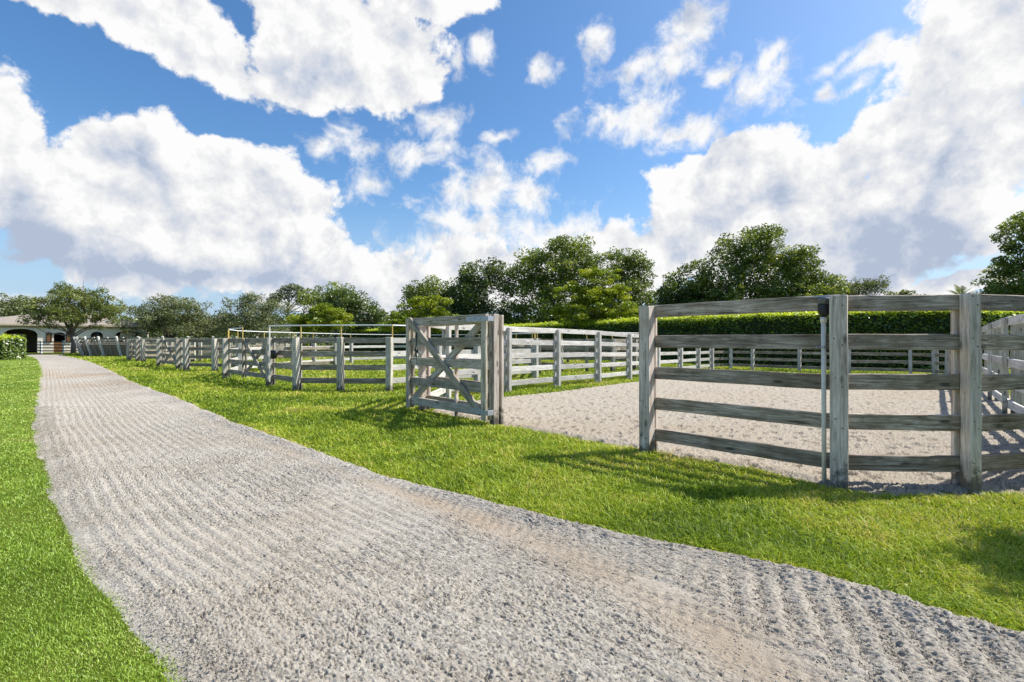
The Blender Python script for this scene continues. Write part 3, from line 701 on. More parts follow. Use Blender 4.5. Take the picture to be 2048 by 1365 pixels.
# ------------------------------------------------------------------ barn
def barn():
    p0 = np.array((-53.0,50.0)); d = unit(np.array((9.7,7.0))); n = np.array((d[1],-d[0])); 
    def S(px):
        k = (px-1024)/F; return (k*p0[1]-p0[0])/(d[0]-d[1]*k)
    def W(s, z, back=0): q = p0+d*s-n*back; return (q[0], q[1], z)
    def dep(s): return p0[1]+d[1]*s
    root = empty('stable_barn', (p0[0],p0[1],0), 'cream stucco stable barn with arched openings and a brown hip roof', 'barn')
    ox, oy = p0
    def rel(v): return (v[0]-ox, v[1]-oy, v[2])
    EZ = 3.0; sL, sR, DP = -3.5, S(293), 11.0
    def arch(pxa, pxb, ytop, yspr, zbot):
        a, b = S(pxa), S(pxb); m = (a+b)/2; dd = dep(m)
        return a, b, WZ(ytop,dd), WZ(yspr,dd), zbot
    ops = [arch(7,75,658,668,0), arch(107,130,665.5,669.5,0), arch(181,206,664,671,1.0), arch(231,283,662,671,0)]
    mb = MB()
    def prism(s0, s1, za0, za1, zb, t=.3):
        v = [W(s0,za0),W(s1,za1),W(s1,zb),W(s0,zb),W(s0,za0,t),W(s1,za1,t),W(s1,zb,t),W(s0,zb,t)]
        mb.add([rel(x) for x in v], [(0,1,2,3),(7,6,5,4),(0,4,5,1),(2,6,7,3),(1,5,6,2),(3,7,4,0)])
    cur = sL
    for a, b, zt, zs, zb in ops:
        prism(cur, a, -.1, -.1, EZ)
        N = 14
        for i in range(N):
            t0, t1 = i/N, (i+1)/N
            f = lambda t: zs+(zt-zs)*math.sqrt(max(0,1-(2*t-1)**2))
            prism(a+(b-a)*t0, a+(b-a)*t1, f(t0), f(t1), EZ)
        if zb > 0: prism(a, b, -.1, -.1, zb)
        cur = b
    prism(cur, sR, -.1, -.1, EZ)
    # right end wall, rear wall with a rear aisle opening
    def slab(s0, s1, b0, b1, z0, z1):
        v = [W(s0,z0,b0),W(s1,z0,b0),W(s1,z1,b0),W(s0,z1,b0),W(s0,z0,b1),W(s1,z0,b1),W(s1,z1,b1),W(s0,z1,b1)]
        mb.add([rel(x) for x in v], [(0,1,2,3),(7,6,5,4),(0,4,5,1),(2,6,7,3),(1,5,6,2),(3,7,4,0)])
    slab(sR-.3, sR, .302, DP, -.1, EZ)
    a0, b0 = ops[0][0]-1.6, ops[0][1]-.4
    slab(sL, a0, DP-.3, DP-.002, -.1, EZ); slab(b0, sR-.302, DP-.3, DP-.002, -.1, EZ); slab(a0, b0, DP-.3, DP-.002, 2.05, EZ); slab(b0-2.2, b0, DP-.3, DP-.002, -.1, 2.049)
    mb.build('wall', M['stucco'], root)
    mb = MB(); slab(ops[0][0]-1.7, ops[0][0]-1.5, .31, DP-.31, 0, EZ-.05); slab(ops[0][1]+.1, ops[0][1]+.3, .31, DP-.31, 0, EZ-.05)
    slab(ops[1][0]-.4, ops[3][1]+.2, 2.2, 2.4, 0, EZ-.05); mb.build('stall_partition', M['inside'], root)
    # hip roof with overhang
    ov = .38; mb = MB()
    e = [W(sL-ov,EZ,-ov),W(sR+ov,EZ,-ov),W(sR+ov,EZ,DP+ov),W(sL-ov,EZ,DP+ov)]
    r = [W(sL+6.5,EZ+1.55,DP/2),W(sR-5.2,EZ+1.55,DP/2)]
    vs = [rel(x) for x in e+r] + [rel((x[0],x[1],EZ-.04)) for x in e]
    mb.add(vs, [(0,1,5,4),(1,2,5),(2,3,4,5),(3,0,4),(6,9,8,7),(0,6,7,1),(1,7,8,2),(2,8,9,3),(3,9,6,0)])
    mb.build('roof', M['shingle'], root)
    mb = MB(); slab(sL-ov, sR+ov, -ov-.06, -ov-.003, EZ-.16, EZ+.02); slab(sL,sR,-.03,-.003,EZ-.40,EZ-.05); mb.build('fascia', M['trim'], root)
    # arch trims
    for k in (0,1,2,3):
        a, b, zt, zs, zb = ops[k]; mb = MB(); N = 16; w = .16 if k in (0,3) else .1
        pts = []
        for i in range(N+1):
            t = i/N; s = a+(b-a)*t; z = zs+(zt-zs)*math.sqrt(max(0,1-(2*t-1)**2))
            s2 = (a-w)+(b-a+2*w)*t; z2 = zs+(zt+w-zs)*math.sqrt(max(0,1-(2*t-1)**2)); pts.append((s,z,s2,z2))
        for i in range(N):
            A, B = pts[i], pts[i+1]
            v = [W(A[0],A[1],-.06),W(B[0],B[1],-.06),W(B[2],B[3],-.06),W(A[2],A[3],-.06),W(A[0],A[1],-.003),W(B[0],B[1],-.003),W(B[2],B[3],-.003),W(A[2],A[3],-.003)]
            mb.add([rel(x) for x in v], [(0,1,2,3),(0,4,5,1),(2,6,7,3)])
        mb.build('arch_trim', M['stucco'], root)
    # lower stall door, two shutters swung open
    a, b, zt, zs, zb = ops[1]
    mb = MB(); slab(a+.01, b-.01, .05, .12, .02, WZ(684,dep(a))); mb.build('stall_door', M['door'], root)
    for s0, s1 in ((S(92),S(104)), (S(132),S(144))):
        mb = MB(); slab(s0, s1, -.09, -.02, WZ(684,dep(s0)), WZ(667,dep(s0))); sm = (s0+s1)/2
        mb.add([rel(W(s0,WZ(667,dep(s0))+.002,-.09)),rel(W(s1,WZ(667,dep(s0))+.002,-.09)),rel(W(sm,WZ(664,dep(s0)),-.09)),rel(W(s0,WZ(667,dep(s0))+.002,-.02)),rel(W(s1,WZ(667,dep(s0))+.002,-.02)),rel(W(sm,WZ(664,dep(s0)),-.02))],
               [(0,1,2),(5,4,3),(0,2,5,3),(1,4,5,2)])
        mb.build('shutter', M['door'], root)
        mb = MB()
        for q in (s0+.03, s1-.09): slab(q, q+.06, -.115, -.092, WZ(684,dep(s0))+.02, WZ(667,dep(s0)))
        mb.build('shutter_frame', M['darkrail'], root)
    a, b, zt, zs, zb = ops[2]
    mb = MB(); slab(a+.02, b-.02, .10, .15, 1.0, zs+.02); slab(a+.35, b-.35, .10, .15, zs+.022, zt-.05); mb.build('window_shutter', M['darkrail'], root)
    a, b, zt, zs, zb = ops[3]
    mb = MB(); slab(a+.02, b-.02, .12, .18, .02, zs); slab(a+.5, b-.5, .12, .18, zs+.002, zt-.06); mb.build('arched_door', M['door'], root)
    for i in range(5):
        t = .22+.12*i; s = a+(b-a)*t; w = .13
        mb = MB(); N = 8; top = zs+.10; base = zs-.5
        vs = [W(s-w,base,.105),W(s+w,base,.105)] + [W(s+w*math.cos(math.pi*j/N),top+w*1.3*math.sin(math.pi*j/N),.105) for j in range(N+1)]
        vb = [W(s-w,base,.118),W(s+w,base,.118)] + [W(s+w*math.cos(math.pi*j/N),top+w*1.3*math.sin(math.pi*j/N),.118) for j in range(N+1)]
        m_ = len(vs); mb.add([rel(x) for x in vs+vb], [tuple(range(m_)), tuple(range(m_,2*m_))[::-1]] + [(j,(j+1)%m_,m_+(j+1)%m_,m_+j) for j in range(m_)])
        mb.build('pane', M['pane'], root)
barn()
# dark railed fence in front of the barn
def barn_fence():
    y = 48.9
    pts = [(WX(77,52.0),52.0),(WX(82,49.2),49.2),(WX(127,49.6),49.6),(WX(170,50.0),50.0)]
    root = empty('stable_fence', (pts[1][0],pts[1][1],0), 'dark railed fence with white posts in front of the barn', 'fence')
    for p in pts: plank('post', root, (p[0],p[1],-.05), (p[0],p[1],1.24), .16, .16, M['whitepaint'], (1,0,0))
    for i in range(3):
        a, b = pts[i], pts[i+1]
        for z in (.22,.52,.82,1.12):
            plank('rail', root, (a[0],a[1]-.09,z), (b[0],b[1]-.09,z), .11, .04, M['darkrail'], (0,0,1))
barn_fence()

# ------------------------------------------------------------------ foliage
def crown_points(ells, n_clumps, leaves, clump_r, flat=.7, inner=.3, low=-.35):
    """ells: (center xyz, radii xyz). Clumps over the ellipsoids, leaves round each clump."""
    vol = np.array([e[1][0]*e[1][1]*e[1][2] for e in ells])**.67; vol /= vol.sum()
    C = []
    for e, f in zip(ells, vol):
        k = max(3, int(round(n_clumps*f)))
        D = rng.normal(size=(k,3)); D /= np.linalg.norm(D, axis=1, keepdims=True)
        D[:,2] = np.where(D[:,2] < low, -D[:,2]*.6, D[:,2])
        rad = np.where(rng.random(k) < inner, rng.uniform(.25,.8,k), rng.uniform(.72,1.14,k))
        C.append(np.array(e[0])+D*rad[:,None]*np.array(e[1]))
    C = np.concatenate(C)
    cr = clump_r*rng.uniform(.55,1.35,len(C))
    cnt = np.maximum(4, (leaves/len(C)*(cr/clump_r)**1.6)).astype(int)
    idx = np.repeat(np.arange(len(C)), cnt)
    D = rng.normal(size=(len(idx),3)); D /= np.linalg.norm(D, axis=1, keepdims=True)
    rr = cr[idx]*rng.uniform(.2,1,len(idx))**.5
    P = C[idx]+D*rr[:,None]*np.array((1,1,flat))
    tone = np.clip(rng.normal(.5,.17,len(C))[idx] + rng.normal(0,.16,len(idx)), 0, 1)
    return P, tone, C

def tree(name, label, px, d, ells_px, mat, leaves=9000, size=.14, clumps=70, clump_r=.8, depth=.9, trunk_r=.2, bark='bark', group=None, cat='tree', flat=.7, limbs=14, z_base=0, inner=.3, fork=None, twigs=0, low=None):
    bx = WX(px, d)
    root = empty(name, (bx,d,z_base), label, cat, group)
    ells = []
    for (cx,cy,rx,ry) in ells_px:
        RX, RZ = rx/F*d, ry/F*d
        ells.append(((WX(cx,d)-bx, rng.uniform(-.3,.3), WZ(cy,d)-z_base), (RX*.92, RX*depth, RZ*.92)))
    P, tone, C = crown_points(ells, clumps, leaves, clump_r, flat, inner, low if low is not None else (-1.1 if mat in ('ficus','dark') else -.5))
    P[:,2] = np.where(P[:,2] < .15, rng.uniform(.15,1.5,len(P)), P[:,2])
    V, Q, r = leaf_quads(P, np.full(len(P), size), rnd=tone)
    link('crown', np_mesh('crown', V, Q, rnd=r), root, M[mat])
    mb = MB()
    low = min(e[0][2]-e[1][2] for e in ells); cz = float(np.mean(C[:,2]))
    fk = fork if fork is not None else max(.5, min(low+.4, cz*.6))
    lx = random.uniform(-.1,.1)
    mb.tube([(0,0,-.15),(lx*.4,.02,fk*.4),(lx,0,fk)], [trunk_r*1.3, trunk_r, trunk_r*.8], 10)
    sel = C[rng.permutation(len(C))[:limbs]]
    for c in sel:
        c = Vector(c); a = Vector((lx,0,fk*random.uniform(.8,1))); mid = a.lerp(c,.5)+Vector((random.uniform(-.2,.2),random.uniform(-.2,.2),-.08*(c-a).length))
        mb.tube([a, a.lerp(mid,.5)+Vector((0,0,.05)), mid, mid.lerp(c,.6), c], [trunk_r*.36,trunk_r*.27,trunk_r*.18,trunk_r*.10,trunk_r*.03], 6, False)
    if twigs:
        for c in C[rng.permutation(len(C))[:twigs]]:
            c = Vector(c); e = c + Vector((random.uniform(-1,1),random.uniform(-1,1),random.uniform(.2,1.2)))*.9
            mb.tube([c.lerp(Vector((lx,0,fk)),.35), c, e], [.03,.018,.008], 4, False)
    mb.build('trunk', M[bark], root, True)
    return root

M['oak'] = leaf_mat('oak_leaf', [(0,(.065,.095,.020)),(.5,(.17,.21,.048)),(1,(.28,.30,.09))], .34, .03, .5)
M['greyoak'] = leaf_mat('grey_oak_leaf', [(0,(.07,.095,.038)),(.5,(.165,.195,.085)),(1,(.27,.29,.14))], .32, .03, .5)
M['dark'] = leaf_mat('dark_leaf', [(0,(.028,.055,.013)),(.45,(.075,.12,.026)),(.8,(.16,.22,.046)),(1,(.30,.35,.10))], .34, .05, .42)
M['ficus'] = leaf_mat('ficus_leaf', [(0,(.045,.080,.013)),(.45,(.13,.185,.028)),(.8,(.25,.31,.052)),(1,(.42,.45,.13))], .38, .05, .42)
M['lime'] = leaf_mat('lime_leaf', [(0,(.09,.15,.010)),(.5,(.23,.30,.018)),(1,(.42,.45,.035))], .42, .03, .45)
M['hedge'] = leaf_mat('hedge_leaf', [(0,(.04,.085,.012)),(.45,(.115,.185,.024)),(.72,(.25,.35,.03)),(1,(.58,.66,.06))], .42, .05, .4, 1.4)
M['pine'] = leaf_mat('pine_needle', [(0,(.045,.080,.014)),(.5,(.10,.145,.026)),(1,(.18,.21,.05))], .28, .05, .5)

# left to right
tree('oak_tree', 'bluish oak crown rising behind the barn at the far left', 15, 78, [(10,625,60,30),(45,640,40,20)], 'greyoak', 5200, .22, 60, 1.3, trunk_r=.25)
tree('oak_tree', 'spreading oak with a bare trunk in front of the barn', 147, 46.5, [(145,622,92,38),(108,634,48,20),(192,634,48,22),(140,598,60,26),(205,612,34,22),(85,618,34,22),(150,586,46,18)], 'oak', 21000, .095, 240, .48, low=-1.1, trunk_r=.19, limbs=22, fork=1.9, twigs=60, inner=.35)
tree('oak_tree', 'rounded grey green oak behind the leaning plank wall', 338, 58, [(335,645,85,36),(300,630,50,24),(370,625,50,30),(345,612,45,22),(292,650,32,22),(345,664,80,22)], 'greyoak', 21000, .11, 240, .7, trunk_r=.26, limbs=22, twigs=60)
tree('oak_tree', 'wispy open grey oak left of the tall pine', 508, 56, [(510,645,72,38),(490,612,45,26),(545,620,34,24),(455,640,40,26),(500,600,30,14),(510,665,78,24)], 'greyoak', 14500, .11, 210, .75, trunk_r=.2, bark='bark_pale', limbs=24, twigs=110, inner=.4)
tree('oak_tree', 'low grey bush tree between the two grey oaks', 425, 62, [(425,660,42,24),(400,665,30,18)], 'greyoak', 5000, .13, 60, .8, trunk_r=.16)
def pine():
    d = 72; bx = WX(577,d)
    root = empty('pine_tree', (bx,d,0), 'tall bare stemmed pine with a flat tuft of needles', 'tree')
    Z = lambda py: WZ(py,d)
    mb = MB(); mb.tube([(0,0,-.1),(.1,0,Z(650)),(-.1,0,Z(620)),(.05,0,Z(600)),(.1,0,Z(585))], [.3,.24,.2,.15,.06], 9)
    C = []
    for (px, py) in ((552,592),(560,582),(570,576),(580,572),(592,578),(602,586),(612,594),(545,600),(618,604),(586,590),(566,594),(598,600),(556,606)):
        c = Vector(((px-577)/F*d, random.uniform(-1.6,1.6), Z(py))); C.append(c)
        a = Vector((0,0,Z(py)-random.uniform(1.2,2.6))); mb.tube([a, a.lerp(c,.5)+Vector((0,0,-.1)), c], [.09,.06,.03], 5, False)
    for (px, py) in ((555,626),(600,622),(596,640)):
        c = Vector(((px-577)/F*d, .3, Z(py))); mb.tube([(0,0,Z(py)-.3), c], [.06,.02], 5, False)
    mb.build('trunk', M['bark_pale'], root, True)
    P = []
    for c in C:
        k = 330; D = rng.normal(size=(k,3)); D /= np.linalg.norm(D,axis=1,keepdims=True)
        P.append(np.array(c)+D*(rng.uniform(.2,1,k)**.5)[:,None]*np.array((1.05,1.05,.5)))
    P = np.concatenate(P); V, Q, r = leaf_quads(P, np.full(len(P), .17), asp=.28)
    link('crown', np_mesh('crown', V, Q, rnd=r), root, M['pine'])
pine()
tree('broadleaf_tree', 'slim green tree with sky showing through right of the pine', 622, 68, [(618,600,22,22),(612,640,26,20),(640,625,26,26)], 'ficus', 4200, .16, 70, .8, trunk_r=.16)
tree('broadleaf_tree', 'tall rounded tree rising right of the slim green tree', 672, 66, [(672,588,36,26),(660,620,45,32),(690,610,40,34)], 'ficus', 9500, .16, 110, .95, trunk_r=.25)
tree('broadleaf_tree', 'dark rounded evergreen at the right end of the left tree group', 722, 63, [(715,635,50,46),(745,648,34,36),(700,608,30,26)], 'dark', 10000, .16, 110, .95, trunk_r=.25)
tree('flowering_tree', 'bright lime green small tree before the dark evergreens', 655, 50, [(655,628,38,18),(625,645,40,22),(672,645,32,20),(640,660,50,20)], 'lime', 9000, .12, 80, .62, depth=.7, trunk_r=.12, flat=.5)
tree('flowering_tree', 'bright lime green tree just left of the open gate', 845, 44, [(835,616,42,20),(880,606,34,18),(815,640,44,18),(870,636,46,20),(780,655,34,14),(840,655,60,16)], 'lime', 12500, .105, 110, .58, depth=.7, trunk_r=.14, flat=.45)
tree('ficus_tree', 'leftmost dark tree of the tall clump, above the lime tree', 872, 58, [(868,585,50,30),(840,605,42,34),(895,610,46,40),(870,640,70,28)], 'ficus', 14000, .15, 150, .9, trunk_r=.28)
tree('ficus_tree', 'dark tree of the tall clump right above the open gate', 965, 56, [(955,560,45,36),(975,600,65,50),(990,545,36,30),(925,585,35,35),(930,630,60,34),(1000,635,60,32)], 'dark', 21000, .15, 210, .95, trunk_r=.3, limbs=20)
tree('ficus_tree', 'broadest and tallest tree of the dark clump, domed crown', 1110, 55, [(1110,530,82,46),(1060,550,60,52),(1160,545,66,52),(1090,600,100,50),(1130,505,55,24),(1060,635,70,30),(1150,635,70,30)], 'ficus', 34000, .15, 290, 1.0, trunk_r=.35, limbs=26)
tree('ficus_tree', 'uneven dark tree at the right end of the clump behind the lime crown', 1255, 54, [(1235,535,36,36),(1272,535,26,38),(1290,570,24,34),(1250,590,58,50),(1260,635,66,30),(1310,630,34,30)], 'ficus', 20000, .145, 200, .85, trunk_r=.28, limbs=20)
tree('flowering_tree', 'layered lime green tree before the dark clump, tallest of the lime trees', 1192, 35.5, [(1195,552,48,20),(1150,585,40,20),(1225,585,48,24),(1180,610,70,26),(1245,625,42,20),(1130,625,34,16),(1240,655,44,12),(1175,640,70,20),(1195,598,60,36),(1210,635,60,20)], 'lime', 26000, .085, 220, .46, depth=.75, trunk_r=.13, flat=.42, limbs=24, inner=.4)
tree('ficus_tree', 'tallest tree above the near fence with a high uneven crown', 1490, 45, [(1490,500,62,46),(1455,540,60,56),(1540,525,52,44),(1490,585,100,52),(1520,475,40,22),(1440,615,80,34),(1540,620,80,34)], 'ficus', 34000, .125, 320, .78, trunk_r=.34, limbs=28)
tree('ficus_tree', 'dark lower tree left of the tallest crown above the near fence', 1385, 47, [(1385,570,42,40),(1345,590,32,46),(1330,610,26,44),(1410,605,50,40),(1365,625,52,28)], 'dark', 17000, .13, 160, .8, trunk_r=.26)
tree('ficus_tree', 'sloping crown at the right end of the trees above the near fence', 1600, 43, [(1640,590,40,40),(1595,540,42,40),(1625,575,36,40),(1580,590,60,42),(1610,505,20,16),(1650,600,26,24),(1600,620,66,28)], 'ficus', 24000, .12, 240, .72, trunk_r=.26, limbs=20)
tree('oak_tree', 'feathery grey tree behind the near corner post', 1722, 58, [(1715,580,36,22),(1745,575,26,18),(1690,588,30,22)], 'greyoak', 5500, .12, 90, .65, trunk_r=.16, twigs=60)
tree('broadleaf_tree', 'small distant treetop just showing over the near top rail', 1808, 80, [(1806,592,26,8),(1800,606,45,14)], 'oak', 3000, .18, 40, .8, trunk_r=.15)
tree('ficus_tree', 'large dark tree at the right edge of the picture', 2070, 33, [(2065,490,62,64),(2045,470,34,34),(2020,555,56,56),(2090,560,80,80),(1985,590,38,30),(2040,600,80,40)], 'ficus', 26000, .10, 260, .55, trunk_r=.3, limbs=26)

def palm():
    d = 52; bx = WX(1922,d)
    root = empty('palm_tree', (bx,d,0), 'palm with arching fronds beside the large right hand tree', 'tree')
    top = WZ(596,d)
    mb = MB(); mb.tube([(0,0,-.1),(.05,0,top*.5),(0,0,top)], [.24,.2,.19], 10); mb.build('trunk', M['bark'], root, True)
    for k in range(26):
        a = 2*math.pi*k/26+random.uniform(-.1,.1); el = random.uniform(.2,1.35); L = random.uniform(1.6,2.2)
        pts = []
        for i in range(9):
            t = i/8; r = L*t*math.cos(el)*(1+.2*t); z = L*t*math.sin(el)-1.1*L*t*t*.55*math.cos(el)
            pts.append(Vector((r*math.cos(a), r*math.sin(a), top+z)))
        Vv = []; Ff = []
        for i in range(1,9):
            p, q = pts[i-1], pts[i]; dr = (q-p).normalized(); sd = dr.cross(Vector((0,0,1))); sd = sd.normalized() if sd.length > .01 else Vector((1,0,0))
            for s in (-1,1):
                for h in (0,.5):
                    b = p.lerp(q,h); ll = .42*math.sin(math.pi*min(1,(i-1+h)/8*.85+.12))
                    tip = b+sd*s*ll+dr*ll*.55+Vector((0,0,-.10*ll)); n = len(Vv)
                    Vv += [b-dr*.03, b+dr*.05, tip]; Ff.append((n,n+1,n+2))
        mb2 = MB(); mb2.tube(pts, [.025-.0025*i for i in range(9)], 4, False); mb2.add(Vv, Ff)
        me = mb2.mesh('frond'); at = me.attributes.new('rnd','FLOAT','POINT'); at.data.foreach_set('value', np.full(len(me.vertices), random.uniform(.3,1), np.float32))
        link('frond', me, root, M['oak'])
palm()

# ---- hedges
def hedge(name, label, pts, h, w, per_m2, size, base=0.0):
    P = [np.array(p, float) for p in pts]
    root = empty(name, (P[0][0],P[0][1],0), label, 'hedge')
    o0 = P[0]; mb = MB(); LP = []; LN = []; LR = []
    def nrm(i):
        if i == 0: t = unit(P[1]-P[0])
        elif i == len(P)-1: t = unit(P[-1]-P[-2])
        else: t = unit(unit(P[i]-P[i-1])+unit(P[i+1]-P[i]))
        return np.array((-t[1],t[0]))
    ins = size*.8
    for i in range(len(P)-1):
        n0, n1 = nrm(i), nrm(i+1); a, b = P[i]-o0, P[i+1]-o0; hw = w/2
        def c(p, n, s, z): q = p+n*s*(hw-ins); return (q[0],q[1],z)
        mb.add([c(a,n0,-1,base),c(a,n0,1,base),c(b,n1,1,base),c(b,n1,-1,base),c(a,n0,-1,h-ins),c(a,n0,1,h-ins),c(b,n1,1,h-ins),c(b,n1,-1,h-ins)],
               [(4,5,6,7),(0,4,7,3),(1,2,6,5),(0,1,5,4),(3,7,6,2)])
        L = np.linalg.norm(b-a)
        for side in (-1,0,1):
            area = L*(h if side else w); k = int(area*per_m2*(1.35 if side == 0 else 1))
            t = rng.random(k)[:,None]; nn = n0*(1-t)+n1*t; base_p = a*(1-t)+b*t
            if side:
                z = base+rng.random(k)*(h-base); bulge = (fbm(t[:,0]*L*1.4+i*9, z*1.6, 3, 5)-.5)*.35
                q = base_p+nn*(side*(hw+bulge+rng.normal(0,.03,k)))[:,None]
                z = z+.0; N = np.concatenate([nn*side*.55, np.full((k,1),.35)], 1)
                # paler top of the face: young growth plus sunlight put into leaf tone
                rr = np.clip(rng.normal(.40,.20,k)+.75*np.clip((z-(h-.5))/.4,0,1)*rng.uniform(.35,1,k), 0, 1)
            else:
                k *= 2; t = rng.random(k)[:,None]; nn = n0*(1-t)+n1*t; base_p = a*(1-t)+b*t
                s = rng.uniform(-1,1,k); q = base_p+nn*(s*hw)[:,None]
                z = h-.02*np.abs(s)*6*(np.abs(s)>.6)+(fbm(t[:,0]*L*1.7+i*5, s*2, 3, 6)-.5)*.22+np.abs(rng.normal(0,.10,k))-.04; N = np.tile(np.array((.1,0,.25)),(k,1)); rr = np.clip(rng.normal(.92,.10,k),0,1)
            LP.append(np.concatenate([q, z[:,None]],1)); LN.append(N); LR.append(rr)
    for e, (pe, j) in enumerate(((P[0]-o0,0),(P[-1]-o0,len(P)-1))):
        n0 = nrm(j); t = np.array((n0[1],-n0[0]))*(-1 if e == 0 else 1); k = int(w*h*per_m2)
        s = rng.uniform(-1,1,k); z = base+rng.random(k)*(h-base); q = pe+n0*(s*w/2)[:,None]+t*rng.normal(.02,.05,k)[:,None]
        LP.append(np.concatenate([q,z[:,None]],1)); LN.append(np.tile(np.array((t[0],t[1],.35)),(k,1))); LR.append(np.clip(rng.normal(.45,.16,k),0,1))
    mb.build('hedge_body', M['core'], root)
    LP = np.concatenate(LP); LN = np.concatenate(LN); LR = np.concatenate(LR)
    V, Q, r = leaf_quads(LP, np.full(len(LP), size), rnd=LR, nrm=LN)
    link('foliage', np_mesh('foliage', V, Q, rnd=r), root, M['hedge'])
    return root
hedge('clipped_hedge', 'long clipped hedge with bright sunlit new tips running behind the arena', [(19.2,21.0),(16.3,22.2),(12.9,25.3),(6.0,35.0),(-.6,45.5),(-9,54),(-22,64)], 2.52, 1.3, 330, .075)
hedge('clipped_hedge', 'clipped hedge behind the receding fence at the right edge', [(19.3,20.8),(24,22.4),(34,23.5)], 2.50, 1.3, 330, .075)
hedge('clipped_hedge', 'low sunlit hedge at the left edge beside the lawn', [(-33.35,32.35),(-35.5,32.4),(-44,32.8)], 1.40, 1.5, 330, .085)
# unseen shrub added past the right edge to cast shade on the turf
def shade_shrub():
    x, y = 4.62, 3.02
    root = empty('shade_shrub', (x,y,0), 'unseen rounded shrub added beyond the right edge to shade the turf', 'shrub')
    P, tone, C = crown_points([((0,0,1.5),(.42,.42,.85)),((.1,.05,.8),(.45,.4,.6)),((-.05,-.1,2.0),(.35,.35,.5))], 130, 9000, .17, .9, .4, -1.1)
    V, Q, r = leaf_quads(P, np.full(len(P), .036), rnd=tone)
    link('crown', np_mesh('crown', V, Q, rnd=r), root, M['ficus'])
    mb = MB()
    for c in C[:14]: mb.tube([(0,0,-.05), (c[0]*.4,c[1]*.4,c[2]*.5), tuple(c)], [.03,.02,.006], 6, False)
    mb.build('stem', M['bark'], root, True)
shade_shrub()

# far wood beyond everything (one mass)
k = 60000
az = rng.uniform(-1.35, 1.45, k); dd = rng.uniform(84, 120, k)
hh = 4.2+3.2*fbm(az*14, az*0, 4, 33)+(az > .9)*0
zz = hh*rng.uniform(0,1,k)**.7
P = np.stack([az*dd, dd, zz], 1); V, Q, r = leaf_quads(P, np.full(k, .42))
o = link('distant_wood', np_mesh('distant_wood', V, Q, rnd=r), None, M['dark'])
tag(o, 'continuous dark wood on the horizon behind all the trees', 'wood', kind='stuff')

# ------------------------------------------------------------------ sun, sky, camera
SUN_EL = math.radians(49); az_vec = Vector((.975,.22)); SUN_AZ = math.atan2(az_vec.x, az_vec.y)
L = bpy.data.lights.new('sun', 'SUN'); L.energy = 5.0; L.angle = math.radians(.53); L.color = (1,.955,.88)
so = bpy.data.objects.new('sun', L); COL.objects.link(so)
sd_ = Vector((math.sin(SUN_AZ)*math.cos(SUN_EL), math.cos(SUN_AZ)*math.cos(SUN_EL), math.sin(SUN_EL)))
so.rotation_euler = sd_.to_track_quat('Z','Y').to_euler(); so.location = sd_*50

